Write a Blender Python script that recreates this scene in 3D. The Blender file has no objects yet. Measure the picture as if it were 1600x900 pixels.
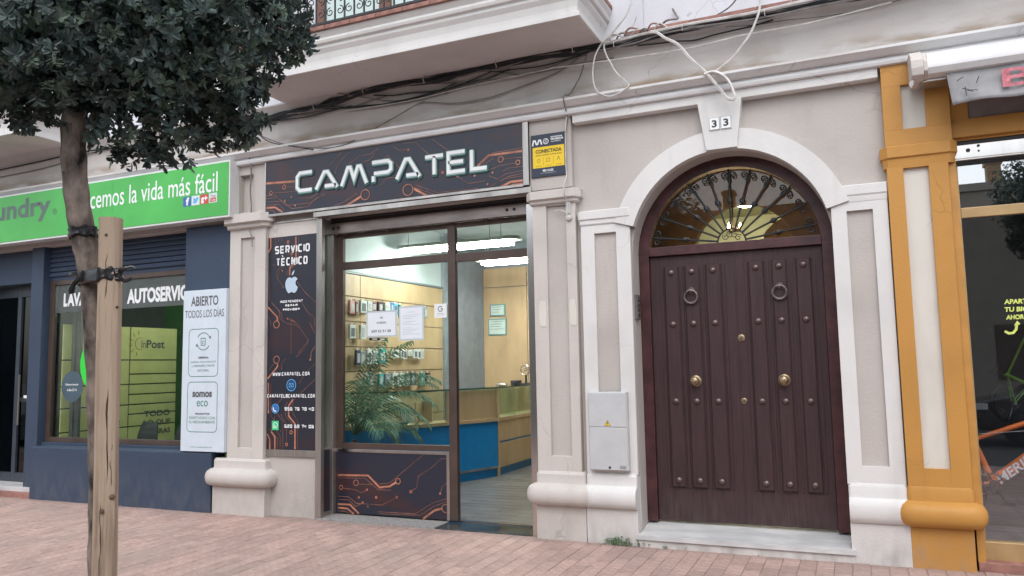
import bpy, math, random
from mathutils import Vector, Matrix
S = bpy.context.scene
COL = S.collection
random.seed(7)
# ------------------------------------------------------------------ camera
cam_d = bpy.data.cameras.new('camera'); cam = bpy.data.objects.new('camera', cam_d); COL.objects.link(cam)
RC = Matrix(((0.9141894461522397, 0.057290394439859206, 0.4012174812352859),
             (0.4048425646918396, -0.08273061581965134, -0.9106361199841762),
             (-0.01897773320487181, 0.9949238442770515, -0.09882504607324047)))
CP = Vector((0, -6.85, 1.6))
cam.matrix_world = Matrix.Translation(CP) @ RC.to_4x4()
cam_d.sensor_width = 36; cam_d.lens = 1215.48/1600*36; cam_d.clip_start = .05; cam_d.clip_end = 500
S.camera = cam
# ------------------------------------------------------------------ sky, sun, exposure
W = bpy.data.worlds.new('World'); S.world = W; W.use_nodes = True
nt = W.node_tree; bg = nt.nodes['Background']; bg.inputs['Strength'].default_value = 0.14
sky = nt.nodes.new('ShaderNodeTexSky'); sky.sky_type = 'NISHITA'; sky.sun_disc = False
SUN_EL, SUN_AZ = 52, 165
sky.sun_elevation = math.radians(SUN_EL); sky.sun_rotation = math.radians(SUN_AZ)
sky.dust_density = 2.0; sky.ozone_density = 2.0; sky.air_density = 1.2
hs = nt.nodes.new('ShaderNodeHueSaturation'); hs.inputs['Saturation'].default_value = 0.37
nt.links.new(sky.outputs[0], hs.inputs['Color']); nt.links.new(hs.outputs[0], bg.inputs['Color'])
sun_d = bpy.data.lights.new('sun', 'SUN'); sun_d.energy = 0.5; sun_d.angle = math.radians(50); sun_d.color = (1, .985, .97)
sun = bpy.data.objects.new('sun', sun_d); COL.objects.link(sun)
_e, _a = math.radians(SUN_EL), math.radians(SUN_AZ)
sdir = Vector((math.sin(_a)*math.cos(_e), math.cos(_a)*math.cos(_e), math.sin(_e)))
sun.rotation_euler = sdir.to_track_quat('Z', 'Y').to_euler()
S.view_settings.view_transform = 'Standard'; S.view_settings.look = 'None'; S.view_settings.gamma = 1
S.view_settings.exposure = 1.07
S.cycles.max_bounces = 8; S.cycles.transparent_max_bounces = 12
# ------------------------------------------------------------------ materials
MATS = {}
def mat(name, rgb, rough=.6, metal=0, var=.08, scale=6, bump=.0, bscale=60, rgb2=None, fac=(.45,.65), emit=None, estr=0, spec=.5, isl=0, stretch=(1,1,1), coat=0):
    if name in MATS: return MATS[name]
    m = bpy.data.materials.new(name); m.use_nodes = True; n = m.node_tree.nodes; l = m.node_tree.links
    b = n['Principled BSDF']; b.inputs['Roughness'].default_value = rough; b.inputs['Metallic'].default_value = metal
    b.inputs['Specular IOR Level'].default_value = spec
    if coat: b.inputs['Coat Weight'].default_value = coat; b.inputs['Coat Roughness'].default_value = .15
    tc = n.new('ShaderNodeTexCoord'); mp = n.new('ShaderNodeMapping'); l.new(tc.outputs['Object'], mp.inputs[0]); mp.inputs['Scale'].default_value = stretch
    no = n.new('ShaderNodeTexNoise'); no.inputs['Scale'].default_value = scale; no.inputs['Detail'].default_value = 6; no.inputs['Roughness'].default_value = .6
    l.new(mp.outputs[0], no.inputs['Vector'])
    rp = n.new('ShaderNodeValToRGB'); l.new(no.outputs['Fac'], rp.inputs[0])
    c2 = rgb2 or tuple(max(0, c*(1-var*2.2)) for c in rgb); c1 = rgb if rgb2 else tuple(min(1, c*(1+var)) for c in rgb)
    if rgb2 is None: fac = (.3, .7)
    rp.color_ramp.elements[0].position = fac[0]; rp.color_ramp.elements[0].color = (*c2, 1)
    rp.color_ramp.elements[1].position = fac[1]; rp.color_ramp.elements[1].color = (*c1, 1)
    out = rp.outputs[0]
    if isl:
        g = n.new('ShaderNodeNewGeometry'); oi = n.new('ShaderNodeObjectInfo'); ad = n.new('ShaderNodeMath'); ad.operation = 'ADD'
        l.new(g.outputs['Random Per Island'], ad.inputs[0]); l.new(oi.outputs['Random'], ad.inputs[1])
        fr = n.new('ShaderNodeMath'); fr.operation = 'FRACT'; l.new(ad.outputs[0], fr.inputs[0])
        mr = n.new('ShaderNodeMapRange'); mr.inputs['To Min'].default_value = 1-isl; mr.inputs['To Max'].default_value = 1+isl
        l.new(fr.outputs[0], mr.inputs[0]); vm = n.new('ShaderNodeVectorMath'); vm.operation = 'SCALE'
        l.new(out, vm.inputs[0]); l.new(mr.outputs[0], vm.inputs['Scale']); out = vm.outputs[0]
    l.new(out, b.inputs['Base Color'])
    if bump:
        n2 = n.new('ShaderNodeTexNoise'); n2.inputs['Scale'].default_value = bscale; n2.inputs['Detail'].default_value = 5; l.new(mp.outputs[0], n2.inputs['Vector'])
        bp = n.new('ShaderNodeBump'); bp.inputs['Strength'].default_value = bump; bp.inputs['Distance'].default_value = .01
        l.new(n2.outputs['Fac'], bp.inputs['Height']); l.new(bp.outputs[0], b.inputs['Normal'])
    if estr:
        b.inputs['Emission Color'].default_value = (*(emit or rgb), 1); b.inputs['Emission Strength'].default_value = estr
    MATS[name] = m; return m
def glass(name, refl=.06, tint=(1,1,1), rough=.0):
    if name in MATS: return MATS[name]
    m = bpy.data.materials.new(name); m.use_nodes = True; n = m.node_tree.nodes; l = m.node_tree.links; n.clear()
    o = n.new('ShaderNodeOutputMaterial'); mx = n.new('ShaderNodeMixShader'); t = n.new('ShaderNodeBsdfTransparent'); g = n.new('ShaderNodeBsdfGlossy')
    t.inputs[0].default_value = (*tint, 1); g.inputs['Roughness'].default_value = rough
    lw = n.new('ShaderNodeLayerWeight'); lw.inputs[0].default_value = .5
    pw = n.new('ShaderNodeMath'); pw.operation = 'POWER'; pw.inputs[1].default_value = 5; l.new(lw.outputs['Facing'], pw.inputs[0])
    ad = n.new('ShaderNodeMath'); ad.operation = 'ADD'; ad.use_clamp = True; ad.inputs[1].default_value = refl; l.new(pw.outputs[0], ad.inputs[0])
    l.new(ad.outputs[0], mx.inputs[0]); l.new(t.outputs[0], mx.inputs[1]); l.new(g.outputs[0], mx.inputs[2]); l.new(mx.outputs[0], o.inputs[0])
    MATS[name] = m; return m
def flat(name, rgb, rough=.5): return mat(name, rgb, rough, var=.02)
# painted plaster: soft mottling, grime that collects low down and streaks
def plaster(name, rgb, grime=.25, stain=None, z0=0.0, z1=.6, rough=.8, bump=.25, patch=None):
    if name in MATS: return MATS[name]
    m = bpy.data.materials.new(name); m.use_nodes = True; n = m.node_tree.nodes; l = m.node_tree.links
    b = n['Principled BSDF']; b.inputs['Roughness'].default_value = rough; b.inputs['Specular IOR Level'].default_value = .3
    g = n.new('ShaderNodeNewGeometry'); pos = g.outputs['Position']
    def noise(sc, st=(1,1,1), det=6):
        mp = n.new('ShaderNodeMapping'); mp.inputs['Scale'].default_value = st; l.new(pos, mp.inputs[0])
        a = n.new('ShaderNodeTexNoise'); a.inputs['Scale'].default_value = sc; a.inputs['Detail'].default_value = det; l.new(mp.outputs[0], a.inputs['Vector']); return a.outputs['Fac']
    def ramp(src, p0, p1, v0=0, v1=1):
        r = n.new('ShaderNodeMapRange'); r.inputs[1].default_value = p0; r.inputs[2].default_value = p1; r.inputs[3].default_value = v0; r.inputs[4].default_value = v1
        r.interpolation_type = 'SMOOTHSTEP'; l.new(src, r.inputs[0]); return r.outputs[0]
    def mix(a, fac, col):
        x = n.new('ShaderNodeMix'); x.data_type = 'RGBA'; l.new(fac, x.inputs['Factor'])
        if isinstance(a, tuple): x.inputs[6].default_value = (*a, 1)
        else: l.new(a, x.inputs[6])
        x.inputs[7].default_value = (*col, 1); return x.outputs[2]
    def mul(a, c):
        x = n.new('ShaderNodeMath'); x.operation = 'MULTIPLY'; l.new(a, x.inputs[0])
        if isinstance(c, float): x.inputs[1].default_value = c
        else: l.new(c, x.inputs[1])
        return x.outputs[0]
    dk = tuple(c*.88 for c in rgb); c = mix(rgb, ramp(noise(1.7), .4, .75), dk)
    c = mix(c, mul(ramp(noise(9, (1, 1, .25)), .55, .85), .35), tuple(x*.78 for x in rgb))
    sx = n.new('ShaderNodeSeparateXYZ'); l.new(pos, sx.inputs[0])
    low = ramp(sx.outputs['Z'], z1, z0); c = mix(c, mul(mul(low, ramp(noise(9,(1,1,.5)), .3, .8)), grime*.55), (.26,.235,.21))
    c = mix(c, mul(mul(ramp(noise(3.2, (2.4,2.4,.22)), .54, .74), ramp(noise(1.1), .35, .7)), .38), tuple(x*.70 for x in rgb))
    vo = n.new('ShaderNodeTexVoronoi'); vo.feature = 'DISTANCE_TO_EDGE'; vo.inputs['Scale'].default_value = 1.1
    wv = n.new('ShaderNodeTexNoise'); wv.inputs['Scale'].default_value = 5; l.new(pos, wv.inputs['Vector']); wa = n.new('ShaderNodeVectorMath'); wa.operation = 'MULTIPLY_ADD'; wa.inputs[1].default_value = (.25,.25,.25)
    l.new(wv.outputs['Color'], wa.inputs[0]); l.new(pos, wa.inputs[2]); l.new(wa.outputs[0], vo.inputs['Vector'])
    c = mix(c, mul(mul(ramp(vo.outputs['Distance'], .006, .001), ramp(noise(.9, (1,1,1), 2), .52, .62)), .45), tuple(x*.45 for x in rgb))
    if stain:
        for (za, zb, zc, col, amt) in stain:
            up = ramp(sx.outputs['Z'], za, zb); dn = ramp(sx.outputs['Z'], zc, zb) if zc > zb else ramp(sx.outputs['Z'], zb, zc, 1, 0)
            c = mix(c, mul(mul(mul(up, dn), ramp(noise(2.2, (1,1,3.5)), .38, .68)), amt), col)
    if patch: c = mix(c, ramp(noise(26, det=8), patch[3] if len(patch) > 3 else .66, (patch[3] if len(patch) > 3 else .66)+.03), patch[:3])
    l.new(c, b.inputs['Base Color'])
    bp = n.new('ShaderNodeBump'); bp.inputs['Strength'].default_value = bump; bp.inputs['Distance'].default_value = .006; l.new(noise(45, det=8), bp.inputs['Height']); l.new(bp.outputs[0], b.inputs['Normal'])
    MATS[name] = m; return m
M_wall = plaster('beige_plaster', (.48,.44,.41), .6, z1=.7, bump=.5)
M_white = plaster('white_plaster', (.66,.645,.63), .5, z1=.6)
M_cream = plaster('cream_plaster', (.55,.51,.475), .6, z1=.6, bump=.45)
M_white_low = plaster('white_plaster_base', (.62,.595,.575), 1.1, z1=.30, bump=.45, patch=(.40,.36,.33,.74))
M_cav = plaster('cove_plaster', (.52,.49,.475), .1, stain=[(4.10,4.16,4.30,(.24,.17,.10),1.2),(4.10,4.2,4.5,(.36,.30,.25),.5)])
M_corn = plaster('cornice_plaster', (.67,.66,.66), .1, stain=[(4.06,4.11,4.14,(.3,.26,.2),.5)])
M_up = plaster('upper_wall_plaster', (.63,.63,.67), .1)
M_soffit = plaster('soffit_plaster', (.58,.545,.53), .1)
M_yel = plaster('ochre_paint', (.50,.25,.062), .9, rough=.5, bump=.35, z1=.35, patch=(.62,.52,.40,.745))
M_yin = plaster('pale_inset_paint', (.64,.61,.55), .2, bump=.15)
M_blue = plaster('slate_blue_paint', (.040,.060,.098), .35, rough=.55, patch=(.12,.14,.18,.715))
M_terra = mat('terracotta_tile', (.30,.145,.115), .7, var=.2, scale=9, isl=.12, bump=.2)
M_door = plaster('maroon_door_paint', (.056,.032,.035), .22, z0=.12, z1=.6, rough=.42, bump=.3, patch=(.11,.075,.07,.735))
_n = M_door.node_tree.nodes; _l = M_door.node_tree.links; _b = _n['Principled BSDF']; _g = _n.new('ShaderNodeNewGeometry'); _m = _n.new('ShaderNodeMapping'); _m.inputs['Scale'].default_value = (9,9,.5); _l.new(_g.outputs['Position'], _m.inputs[0])
_t = _n.new('ShaderNodeTexNoise'); _t.inputs['Scale'].default_value = 6; _t.inputs['Detail'].default_value = 8; _l.new(_m.outputs[0], _t.inputs['Vector']); _r = _n.new('ShaderNodeMapRange'); _r.inputs[1].default_value = .35; _r.inputs[2].default_value = .68; _r.inputs[3].default_value = .72; _r.inputs[4].default_value = 1.12; _l.new(_t.outputs['Fac'], _r.inputs[0])
_v = _n.new('ShaderNodeVectorMath'); _v.operation = 'SCALE'; _l.new(_b.inputs['Base Color'].links[0].from_socket, _v.inputs[0]); _l.new(_r.outputs[0], _v.inputs['Scale']); _l.new(_v.outputs[0], _b.inputs['Base Color'])
_q = _n.new('ShaderNodeMapRange'); _q.inputs[1].default_value = .3; _q.inputs[2].default_value = .7; _q.inputs[3].default_value = .55; _q.inputs[4].default_value = .33; _l.new(_t.outputs['Fac'], _q.inputs[0]); _l.new(_q.outputs[0], _b.inputs['Roughness'])
M_frame = mat('maroon_frame_paint', (.072,.024,.027), .4, var=.3, scale=5, bump=.15, bscale=20)
M_iron = mat('black_iron', (.022,.027,.03), .5, var=.3, scale=30, bump=.2)
M_brass = mat('aged_brass', (.36,.27,.17), .42, metal=.8, var=.3, scale=40)
M_stud = mat('brown_metal_stud', (.19,.13,.125), .4, metal=.6, var=.3, scale=50)
M_knock = mat('grey_metal_knocker', (.22,.17,.17), .4, metal=.6, var=.3, scale=50)
M_marble = mat('grey_marble', (.60,.595,.59), .35, rgb2=(.44,.445,.45), scale=2.5, fac=(.38,.62), stretch=(1,2.5,4), bump=.05)
M_steel = mat('brushed_steel', (.50,.47,.44), .33, metal=.85, var=.22, scale=3, stretch=(1,1,.2), bump=.05)
M_chrome = mat('polished_steel', (.62,.60,.58), .2, metal=1, var=.12, scale=2, stretch=(1,1,.15))
M_bronze = mat('bronze_anodised', (.095,.066,.055), .4, metal=.3, var=.12, scale=4)
M_darkfr = mat('dark_seal', (.02,.02,.022), .5)
M_navy = mat('printed_navy_panel', (.020,.023,.038), .38, rgb2=(.055,.022,.022), scale=.9, fac=(.34,.47), stretch=(.9,1,1.6))
M_navy2 = mat('printed_navy_side_panel', (.021,.022,.034), .36, rgb2=(.045,.022,.024), scale=1.1, fac=(.34,.47))
M_copper = mat('copper_print_line', (.50,.20,.12), .45, var=.25, scale=8)
M_copper2 = mat('copper_print_thin', (.27,.12,.085), .45, var=.3, scale=8)
M_print = flat('white_print', (.78,.79,.80)); M_black = flat('black_print', (.02,.02,.025)); M_greyp = flat('grey_print', (.10,.10,.105))
M_teal = flat('letter_teal_edge', (.025,.085,.075)); M_teal2 = flat('letter_pale_bevel', (.26,.38,.36))
M_green = mat('green_sign_film', (.065,.42,.075), .35, var=.1, scale=1); M_greenp = flat('green_print', (.06,.36,.12))
M_glass = glass('window_glass', .03, (.93,.97,.96)); M_glassb = glass('bike_shop_glass', .15, (.94,.96,.98)); M_glassu = glass('bike_shop_top_glass', .42, (.6,.63,.66)); M_glassl = glass('laundry_glass', .04, (.90,.95,.90))
M_glassd = glass('dark_glass', .05, (.25,.28,.3)); M_glasscase = glass('counter_glass', .05, (.86,.95,.92)); M_glassf = glass('fanlight_glass', .04, (.95,.92,.88))
M_gedge = mat('glass_edge', (.02,.10,.085), .2)
M_wood = mat('beech_laminate', (.50,.37,.21), .5, var=.1, scale=3, stretch=(1,1,.3), bump=.03)
M_woodgap = flat('laminate_groove', (.16,.11,.06))
M_bluelam = mat('blue_laminate', (.012,.25,.60), .35, var=.05)
M_inwall = mat('pale_teal_wall_paint', (.52,.60,.60), .8, var=.05, scale=2); M_ceil = mat('ceiling_paint', (.42,.50,.51), .8, var=.05)
M_greyw = mat('shop_grey_and_wall_shade', (.24,.28,.31), .7)  # grey of the back wall, also the shade painted on the far side wall
M_floor = mat('grey_plank_floor', (.20,.20,.19), .28, var=.3, scale=3, stretch=(1,6,1), isl=.18)
M_tube = mat('fluorescent_tube', (1,1,1), .5, estr=38, emit=(1,.99,.94))
M_fix = flat('fixture_grey_enamel', (.36,.38,.33))
M_paper = flat('paper_white', (.72,.75,.80)); M_film = flat('sticker_white', (.78,.79,.79))
M_yprint = flat('yellow_print', (.82,.56,.02)); M_dkblue = flat('sign_dark_blue', (.025,.035,.06))
M_greyplastic = mat('grey_plastic', (.50,.51,.52), .5, var=.04)
M_wirew = mat('white_cable', (.60,.58,.56), .55, var=.15, scale=10); M_wireb = mat('black_cable', (.018,.018,.022), .6, var=.2); M_wireg = mat('grey_cable', (.19,.17,.165), .6, var=.2, scale=12)
M_bark = mat('grey_bark', (.23,.18,.15), .9, var=.45, scale=14, stretch=(1,1,.5), bump=1.0, bscale=30, rgb2=None)
M_stake = mat('weathered_stake_wood', (.40,.30,.22), .85, rgb2=(.20,.135,.09), fac=(.30,.50), scale=9, stretch=(3,3,.18), bump=.8, bscale=22)
M_leaf = mat('dark_glossy_leaf', (.100,.145,.132), .42, var=.35, scale=5, isl=.55)
M_leaf2 = mat('pale_green_leaf', (.16,.22,.165), .5, var=.3, scale=5, isl=.3)
M_weed = mat('weed_leaf', (.06,.20,.03), .6, var=.3, isl=.3)
M_palm = mat('palm_leaflet', (.15,.28,.17), .45, var=.3, scale=9, isl=.35)
M_strap = mat('black_rubber_strap', (.016,.016,.018), .38, var=.3, scale=30)
M_awn = mat('awning_grey_fabric', (.36,.36,.37), .8, var=.12, scale=5, bump=.3, bscale=12); M_pink = mat('faded_pink_print', (.62,.20,.24), .8, var=.25, scale=25)
M_awnw = mat('awning_white_enamel', (.66,.66,.66), .35, var=.06, scale=4)
M_gold = mat('gold_anodised', (.48,.33,.16), .42, metal=.35, var=.08)
M_brownin = mat('hall_brown_wall', (.50,.36,.25), .8, var=.1); M_pale = mat('hall_pale_green_wall', (.50,.55,.36), .8, var=.05)
def paving():
    m = mat('pink_paving_brick', (.45,.31,.268), .85, var=.12, scale=18, isl=.13, bump=.5, bscale=90); n = m.node_tree.nodes; l = m.node_tree.links; b = n['Principled BSDF']
    src = b.inputs['Base Color'].links[0].from_socket; g = n.new('ShaderNodeNewGeometry')
    for sc, p0, p1, amt, col in ((1.3,.45,.75,.45,(.30,.235,.21)),(7,.60,.72,.5,(.22,.165,.15)),(34,.72,.745,.8,(.10,.08,.075)),(.8,.55,.8,.35,(.46,.38,.34))):
        no = n.new('ShaderNodeTexNoise'); no.inputs['Scale'].default_value = sc; no.inputs['Detail'].default_value = 7; l.new(g.outputs['Position'], no.inputs['Vector'])
        r = n.new('ShaderNodeMapRange'); r.inputs[1].default_value = p0; r.inputs[2].default_value = p1; r.inputs[4].default_value = amt; l.new(no.outputs['Fac'], r.inputs[0])
        x = n.new('ShaderNodeMix'); x.data_type = 'RGBA'; l.new(r.outputs[0], x.inputs['Factor']); l.new(src, x.inputs[6]); x.inputs[7].default_value = (*col,1); src = x.outputs[2]
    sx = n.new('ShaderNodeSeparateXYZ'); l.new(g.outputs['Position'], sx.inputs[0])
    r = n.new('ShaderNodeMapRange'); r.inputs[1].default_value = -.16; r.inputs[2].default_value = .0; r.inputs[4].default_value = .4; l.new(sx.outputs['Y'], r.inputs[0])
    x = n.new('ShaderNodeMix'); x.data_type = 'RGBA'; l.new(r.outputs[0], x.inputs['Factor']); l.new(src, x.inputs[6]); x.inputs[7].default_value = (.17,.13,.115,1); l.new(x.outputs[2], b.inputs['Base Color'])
    return m
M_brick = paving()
M_joint = mat('brick_joint_sand', (.31,.215,.185), .95, var=.2, scale=30)
M_asph = mat('asphalt', (.05,.05,.052), .9, var=.2, scale=40, bump=.6, bscale=200)
M_kerb = mat('kerb_granite', (.30,.29,.28), .8, var=.2, scale=40)
M_opp = plaster('opposite_render', (.36,.33,.28), .3); M_dark = mat('dark_interior', (.09,.09,.095), .7)
for m_, k_ in ((M_leaf, .35), (M_leaf2, .4), (M_palm, .3)):
    n_ = m_.node_tree.nodes; l_ = m_.node_tree.links; o_ = n_['Material Output']; b_ = n_['Principled BSDF']; t_ = n_.new('ShaderNodeBsdfTranslucent'); x_ = n_.new('ShaderNodeMixShader'); x_.inputs[0].default_value = k_
    l_.new(b_.inputs['Base Color'].links[0].from_socket, t_.inputs['Color']); l_.new(b_.outputs[0], x_.inputs[1]); l_.new(t_.outputs[0], x_.inputs[2]); l_.new(x_.outputs[0], o_.inputs['Surface'])
# ------------------------------------------------------------------ mesh builder
def _rootloc(o):
    while o.parent: o = o.parent
    return Vector(o.location)
class MB:
    def __init__(s): s.v = []; s.f = []; s.m = []
    def add(s, vs, fs, mi=0):
        k = len(s.v); s.v += [tuple(v) for v in vs]; s.f += [tuple(i+k for i in f) for f in fs]; s.m += [mi]*len(fs); return s
    def box(s, x0, x1, y0, y1, z0, z1, mi=0):
        return s.add([(x0,y0,z0),(x1,y0,z0),(x1,y1,z0),(x0,y1,z0),(x0,y0,z1),(x1,y0,z1),(x1,y1,z1),(x0,y1,z1)],
            [(0,3,2,1),(4,5,6,7),(0,1,5,4),(1,2,6,5),(2,3,7,6),(3,0,4,7)], mi)
    def cbox(s, x0, x1, y0, y1, z0, z1, c=.004, mi=0):      # box with chamfered front (-y) edges
        return s.add([(x0+c,y0,z0+c),(x1-c,y0,z0+c),(x1-c,y0,z1-c),(x0+c,y0,z1-c),(x0,y0+c,z0),(x1,y0+c,z0),(x1,y0+c,z1),(x0,y0+c,z1),(x0,y1,z0),(x1,y1,z0),(x1,y1,z1),(x0,y1,z1)],
            [(0,1,2,3),(4,5,1,0),(5,6,2,1),(6,7,3,2),(7,4,0,3),(8,9,5,4),(9,10,6,5),(10,11,7,6),(11,8,4,7),(8,11,10,9)], mi)
    def obox(s, c, ax, hx, hy, hz, mi=0):                    # oriented box; ax = 3 unit vectors
        P = []
        for dz in (-1,1):
            for dx, dy in ((-1,-1),(1,-1),(1,1),(-1,1)): P.append(Vector(c)+ax[0]*hx*dx+ax[1]*hy*dy+ax[2]*hz*dz)
        return s.add(P, [(0,3,2,1),(4,5,6,7),(0,1,5,4),(1,2,6,5),(2,3,7,6),(3,0,4,7)], mi)
    def prism_x(s, prof, x0, x1, mi=0):                      # prof: (y,z)
        n = len(prof); vs = [(x0,y,z) for y,z in prof]+[(x1,y,z) for y,z in prof]
        return s.add(vs, [tuple(range(n)), tuple(range(2*n-1,n-1,-1))]+[(i,i+n,(i+1)%n+n,(i+1)%n) for i in range(n)], mi)
    def prism_y(s, pts, y0, y1, mi=0):                       # pts: (x,z)
        n = len(pts); vs = [(x,y0,z) for x,z in pts]+[(x,y1,z) for x,z in pts]
        return s.add(vs, [tuple(range(n)), tuple(range(2*n-1,n-1,-1))]+[(i,i+n,(i+1)%n+n,(i+1)%n) for i in range(n)], mi)
    def prism_z(s, pts, z0, z1, mi=0):
        n = len(pts); vs = [(x,y,z0) for x,y in pts]+[(x,y,z1) for x,y in pts]
        return s.add(vs, [tuple(range(n-1,-1,-1)), tuple(range(n,2*n))]+[(i,(i+1)%n,(i+1)%n+n,i+n) for i in range(n)], mi)
    def mould(s, x0, x1, y0, y1, prof, nc=4, mi=0, mic=None):  # prof: (outset, z) swept round a rectangle
        rings = []
        for o, z in prof:
            r = max(o, .0005); ring = []
            for cx, cy, a0 in ((x1,y0,-90),(x1,y1,0),(x0,y1,90),(x0,y0,180)):
                for k in range(nc+1):
                    a = math.radians(a0+90*k/nc); ring.append((cx+r*math.cos(a), cy+r*math.sin(a), z))
            rings.append(ring)
        n = len(rings[0]); k = len(s.v)
        for rg in rings: s.v += rg
        F = []
        for i in range(len(rings)-1):
            for j in range(n): F.append((k+i*n+j, k+i*n+(j+1)%n, k+(i+1)*n+(j+1)%n, k+(i+1)*n+j))
        F.append(tuple(k+j for j in range(n-1,-1,-1))); F.append(tuple(k+(len(rings)-1)*n+j for j in range(n)))
        s.f += F; s.m += [mi]*len(F); return s
    def tube(s, path, r, n=7, mi=0, closed=False):
        P = [Vector(p) for p in path]; k = len(s.v); N = len(P); up = None
        R = r if isinstance(r, (list, tuple)) else [r]*N
        for i, p in enumerate(P):
            a = P[(i-1) % N] if (closed or i > 0) else P[i]; b = P[(i+1) % N] if (closed or i < N-1) else P[i]
            t = (b-a).normalized() if (b-a).length > 1e-9 else Vector((0,0,1))
            if up is None: up = Vector((0,0,1)) if abs(t.z) < .9 else Vector((0,1,0))
            u = (up-t*up.dot(t)).normalized() if (up-t*up.dot(t)).length > 1e-6 else t.orthogonal().normalized(); up = u; w = t.cross(u)
            for j in range(n):
                q = 2*math.pi*j/n; s.v.append(tuple(p+(u*math.cos(q)+w*math.sin(q))*R[i]))
        F = []
        for i in range(N if closed else N-1):
            for j in range(n): F.append((k+i*n+j, k+i*n+(j+1)%n, k+((i+1)%N)*n+(j+1)%n, k+((i+1)%N)*n+j))
        if not closed: F += [tuple(k+j for j in range(n-1,-1,-1)), tuple(k+(N-1)*n+j for j in range(n))]
        s.f += F; s.m += [mi]*len(F); return s
    def lathe(s, prof, o, axis='-y', n=16, mi=0):            # prof: (radius, height along axis)
        k = len(s.v); o = Vector(o)
        A = {'-y': (Vector((1,0,0)), Vector((0,0,1)), Vector((0,-1,0))), 'z': (Vector((1,0,0)), Vector((0,1,0)), Vector((0,0,1))), 'x': (Vector((0,1,0)), Vector((0,0,1)), Vector((1,0,0)))}[axis]
        for r, h in prof:
            for j in range(n): q = 2*math.pi*j/n; s.v.append(tuple(o+A[0]*r*math.cos(q)+A[1]*r*math.sin(q)+A[2]*h))
        F = [(k+i*n+j, k+i*n+(j+1)%n, k+(i+1)*n+(j+1)%n, k+(i+1)*n+j) for i in range(len(prof)-1) for j in range(n)]
        F += [tuple(k+j for j in range(n-1,-1,-1)), tuple(k+(len(prof)-1)*n+j for j in range(n))]
        s.f += F; s.m += [mi]*len(F); return s
    def ribbon(s, pts, w, y, mi=0, th=.0015, closed=False):   # flat printed stroke in a plane y = const (front towards -y)
        n = len(pts); P = [Vector((a[0], a[1])) for a in pts]; L = []; Rr = []
        for i in range(n):
            a = P[(i-1) % n] if (closed or i > 0) else None; b = P[(i+1) % n] if (closed or i < n-1) else None
            d1 = (P[i]-a).normalized() if a is not None else None; d2 = (b-P[i]).normalized() if b is not None else None
            d = ((d1 or d2)+(d2 or d1)).normalized() if ((d1 or d2)+(d2 or d1)).length > 1e-6 else (d1 or d2)
            nn = Vector((-d.y, d.x)); c = max(.35, nn.dot(Vector((-(d2 or d1).y, (d2 or d1).x)))); q = nn*(w/2/c)
            L.append(P[i]+q); Rr.append(P[i]-q)
        k = len(s.v)
        for i in range(n): s.v += [(L[i].x, y, L[i].y), (Rr[i].x, y, Rr[i].y)]
        F = [(k+2*i, k+2*i+1, k+2*((i+1) % n)+1, k+2*((i+1) % n)) for i in range(n if closed else n-1)]
        s.f += F; s.m += [mi]*len(F); return s
    def ring2(s, x, z, r, w, y, mi=0, n=20): return s.ribbon([(x+r*math.cos(2*math.pi*i/n), z+r*math.sin(2*math.pi*i/n)) for i in range(n)], w, y, mi, closed=True)
    def disc(s, x, z, r, y, mi=0, n=24, sx=1): return s.add([(x+sx*r*math.cos(2*math.pi*i/n), y, z+r*math.sin(2*math.pi*i/n)) for i in range(n)], [tuple(range(n))], mi)
    def poly(s, pts, y, mi=0): return s.add([(x,y,z) for x,z in pts], [tuple(range(len(pts)))], mi)
    def text(s, body, x0, x1, z0, z1, y, mi=0, bold=0, slant=0, face='-y', yy0=0):  # flat print fitted to the box
        cu = bpy.data.curves.new('t', 'FONT'); cu.body = body; cu.offset = bold; cu.resolution_u = 4; cu.shear = slant
        ob = bpy.data.objects.new('t', cu); me = bpy.data.meshes.new_from_object(ob)
        vs = [v.co.copy() for v in me.vertices]
        if vs:
            a = min(v.x for v in vs); b = max(v.x for v in vs); c = min(v.y for v in vs); d = max(v.y for v in vs)
            out = []
            for v in vs:
                u = x0+(v.x-a)/(b-a)*(x1-x0); z = z0+(v.y-c)/max(1e-6, d-c)*(z1-z0)
                out.append((u, y, z) if face == '-y' else (y, u, z))
            s.add(out, [tuple(p.vertices) for p in me.polygons], mi)
        bpy.data.objects.remove(ob); bpy.data.meshes.remove(me); bpy.data.curves.remove(cu); return s
    def mesh(s, name, mats, off=(0,0,0), smooth=False, sharp=35):
        me = bpy.data.meshes.new(name); o = Vector(off)
        me.from_pydata([tuple(Vector(v)-o) for v in s.v], [], s.f)
        for m in (mats if isinstance(mats, (list, tuple)) else [mats]): me.materials.append(m)
        me.polygons.foreach_set('material_index', s.m)
        if smooth:
            me.polygons.foreach_set('use_smooth', [True]*len(s.f)); me.set_sharp_from_angle(angle=math.radians(sharp))
        me.update(); return me
    def build(s, name, mats, parent=None, bevel=0, smooth=False, label=None, kind=None, sharp=35, loc=None, seg=2):
        off = _rootloc(parent) if parent else Vector(loc if loc is not None else s.base())
        o = bpy.data.objects.new(name, s.mesh(name, mats, off, smooth, sharp)); COL.objects.link(o)
        if parent: o.parent = parent
        else: o.location = off
        if bevel:
            b = o.modifiers.new('edge', 'BEVEL'); b.width = bevel; b.segments = seg; b.limit_method = 'ANGLE'; b.angle_limit = math.radians(40); b.harden_normals = False
        if label: o['label'] = label
        if kind: o['kind'] = kind
        return o
    def base(s):
        xs = [v[0] for v in s.v]; ys = [v[1] for v in s.v]; zs = [v[2] for v in s.v]
        return ((min(xs)+max(xs))/2, (min(ys)+max(ys))/2, min(zs))
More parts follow.
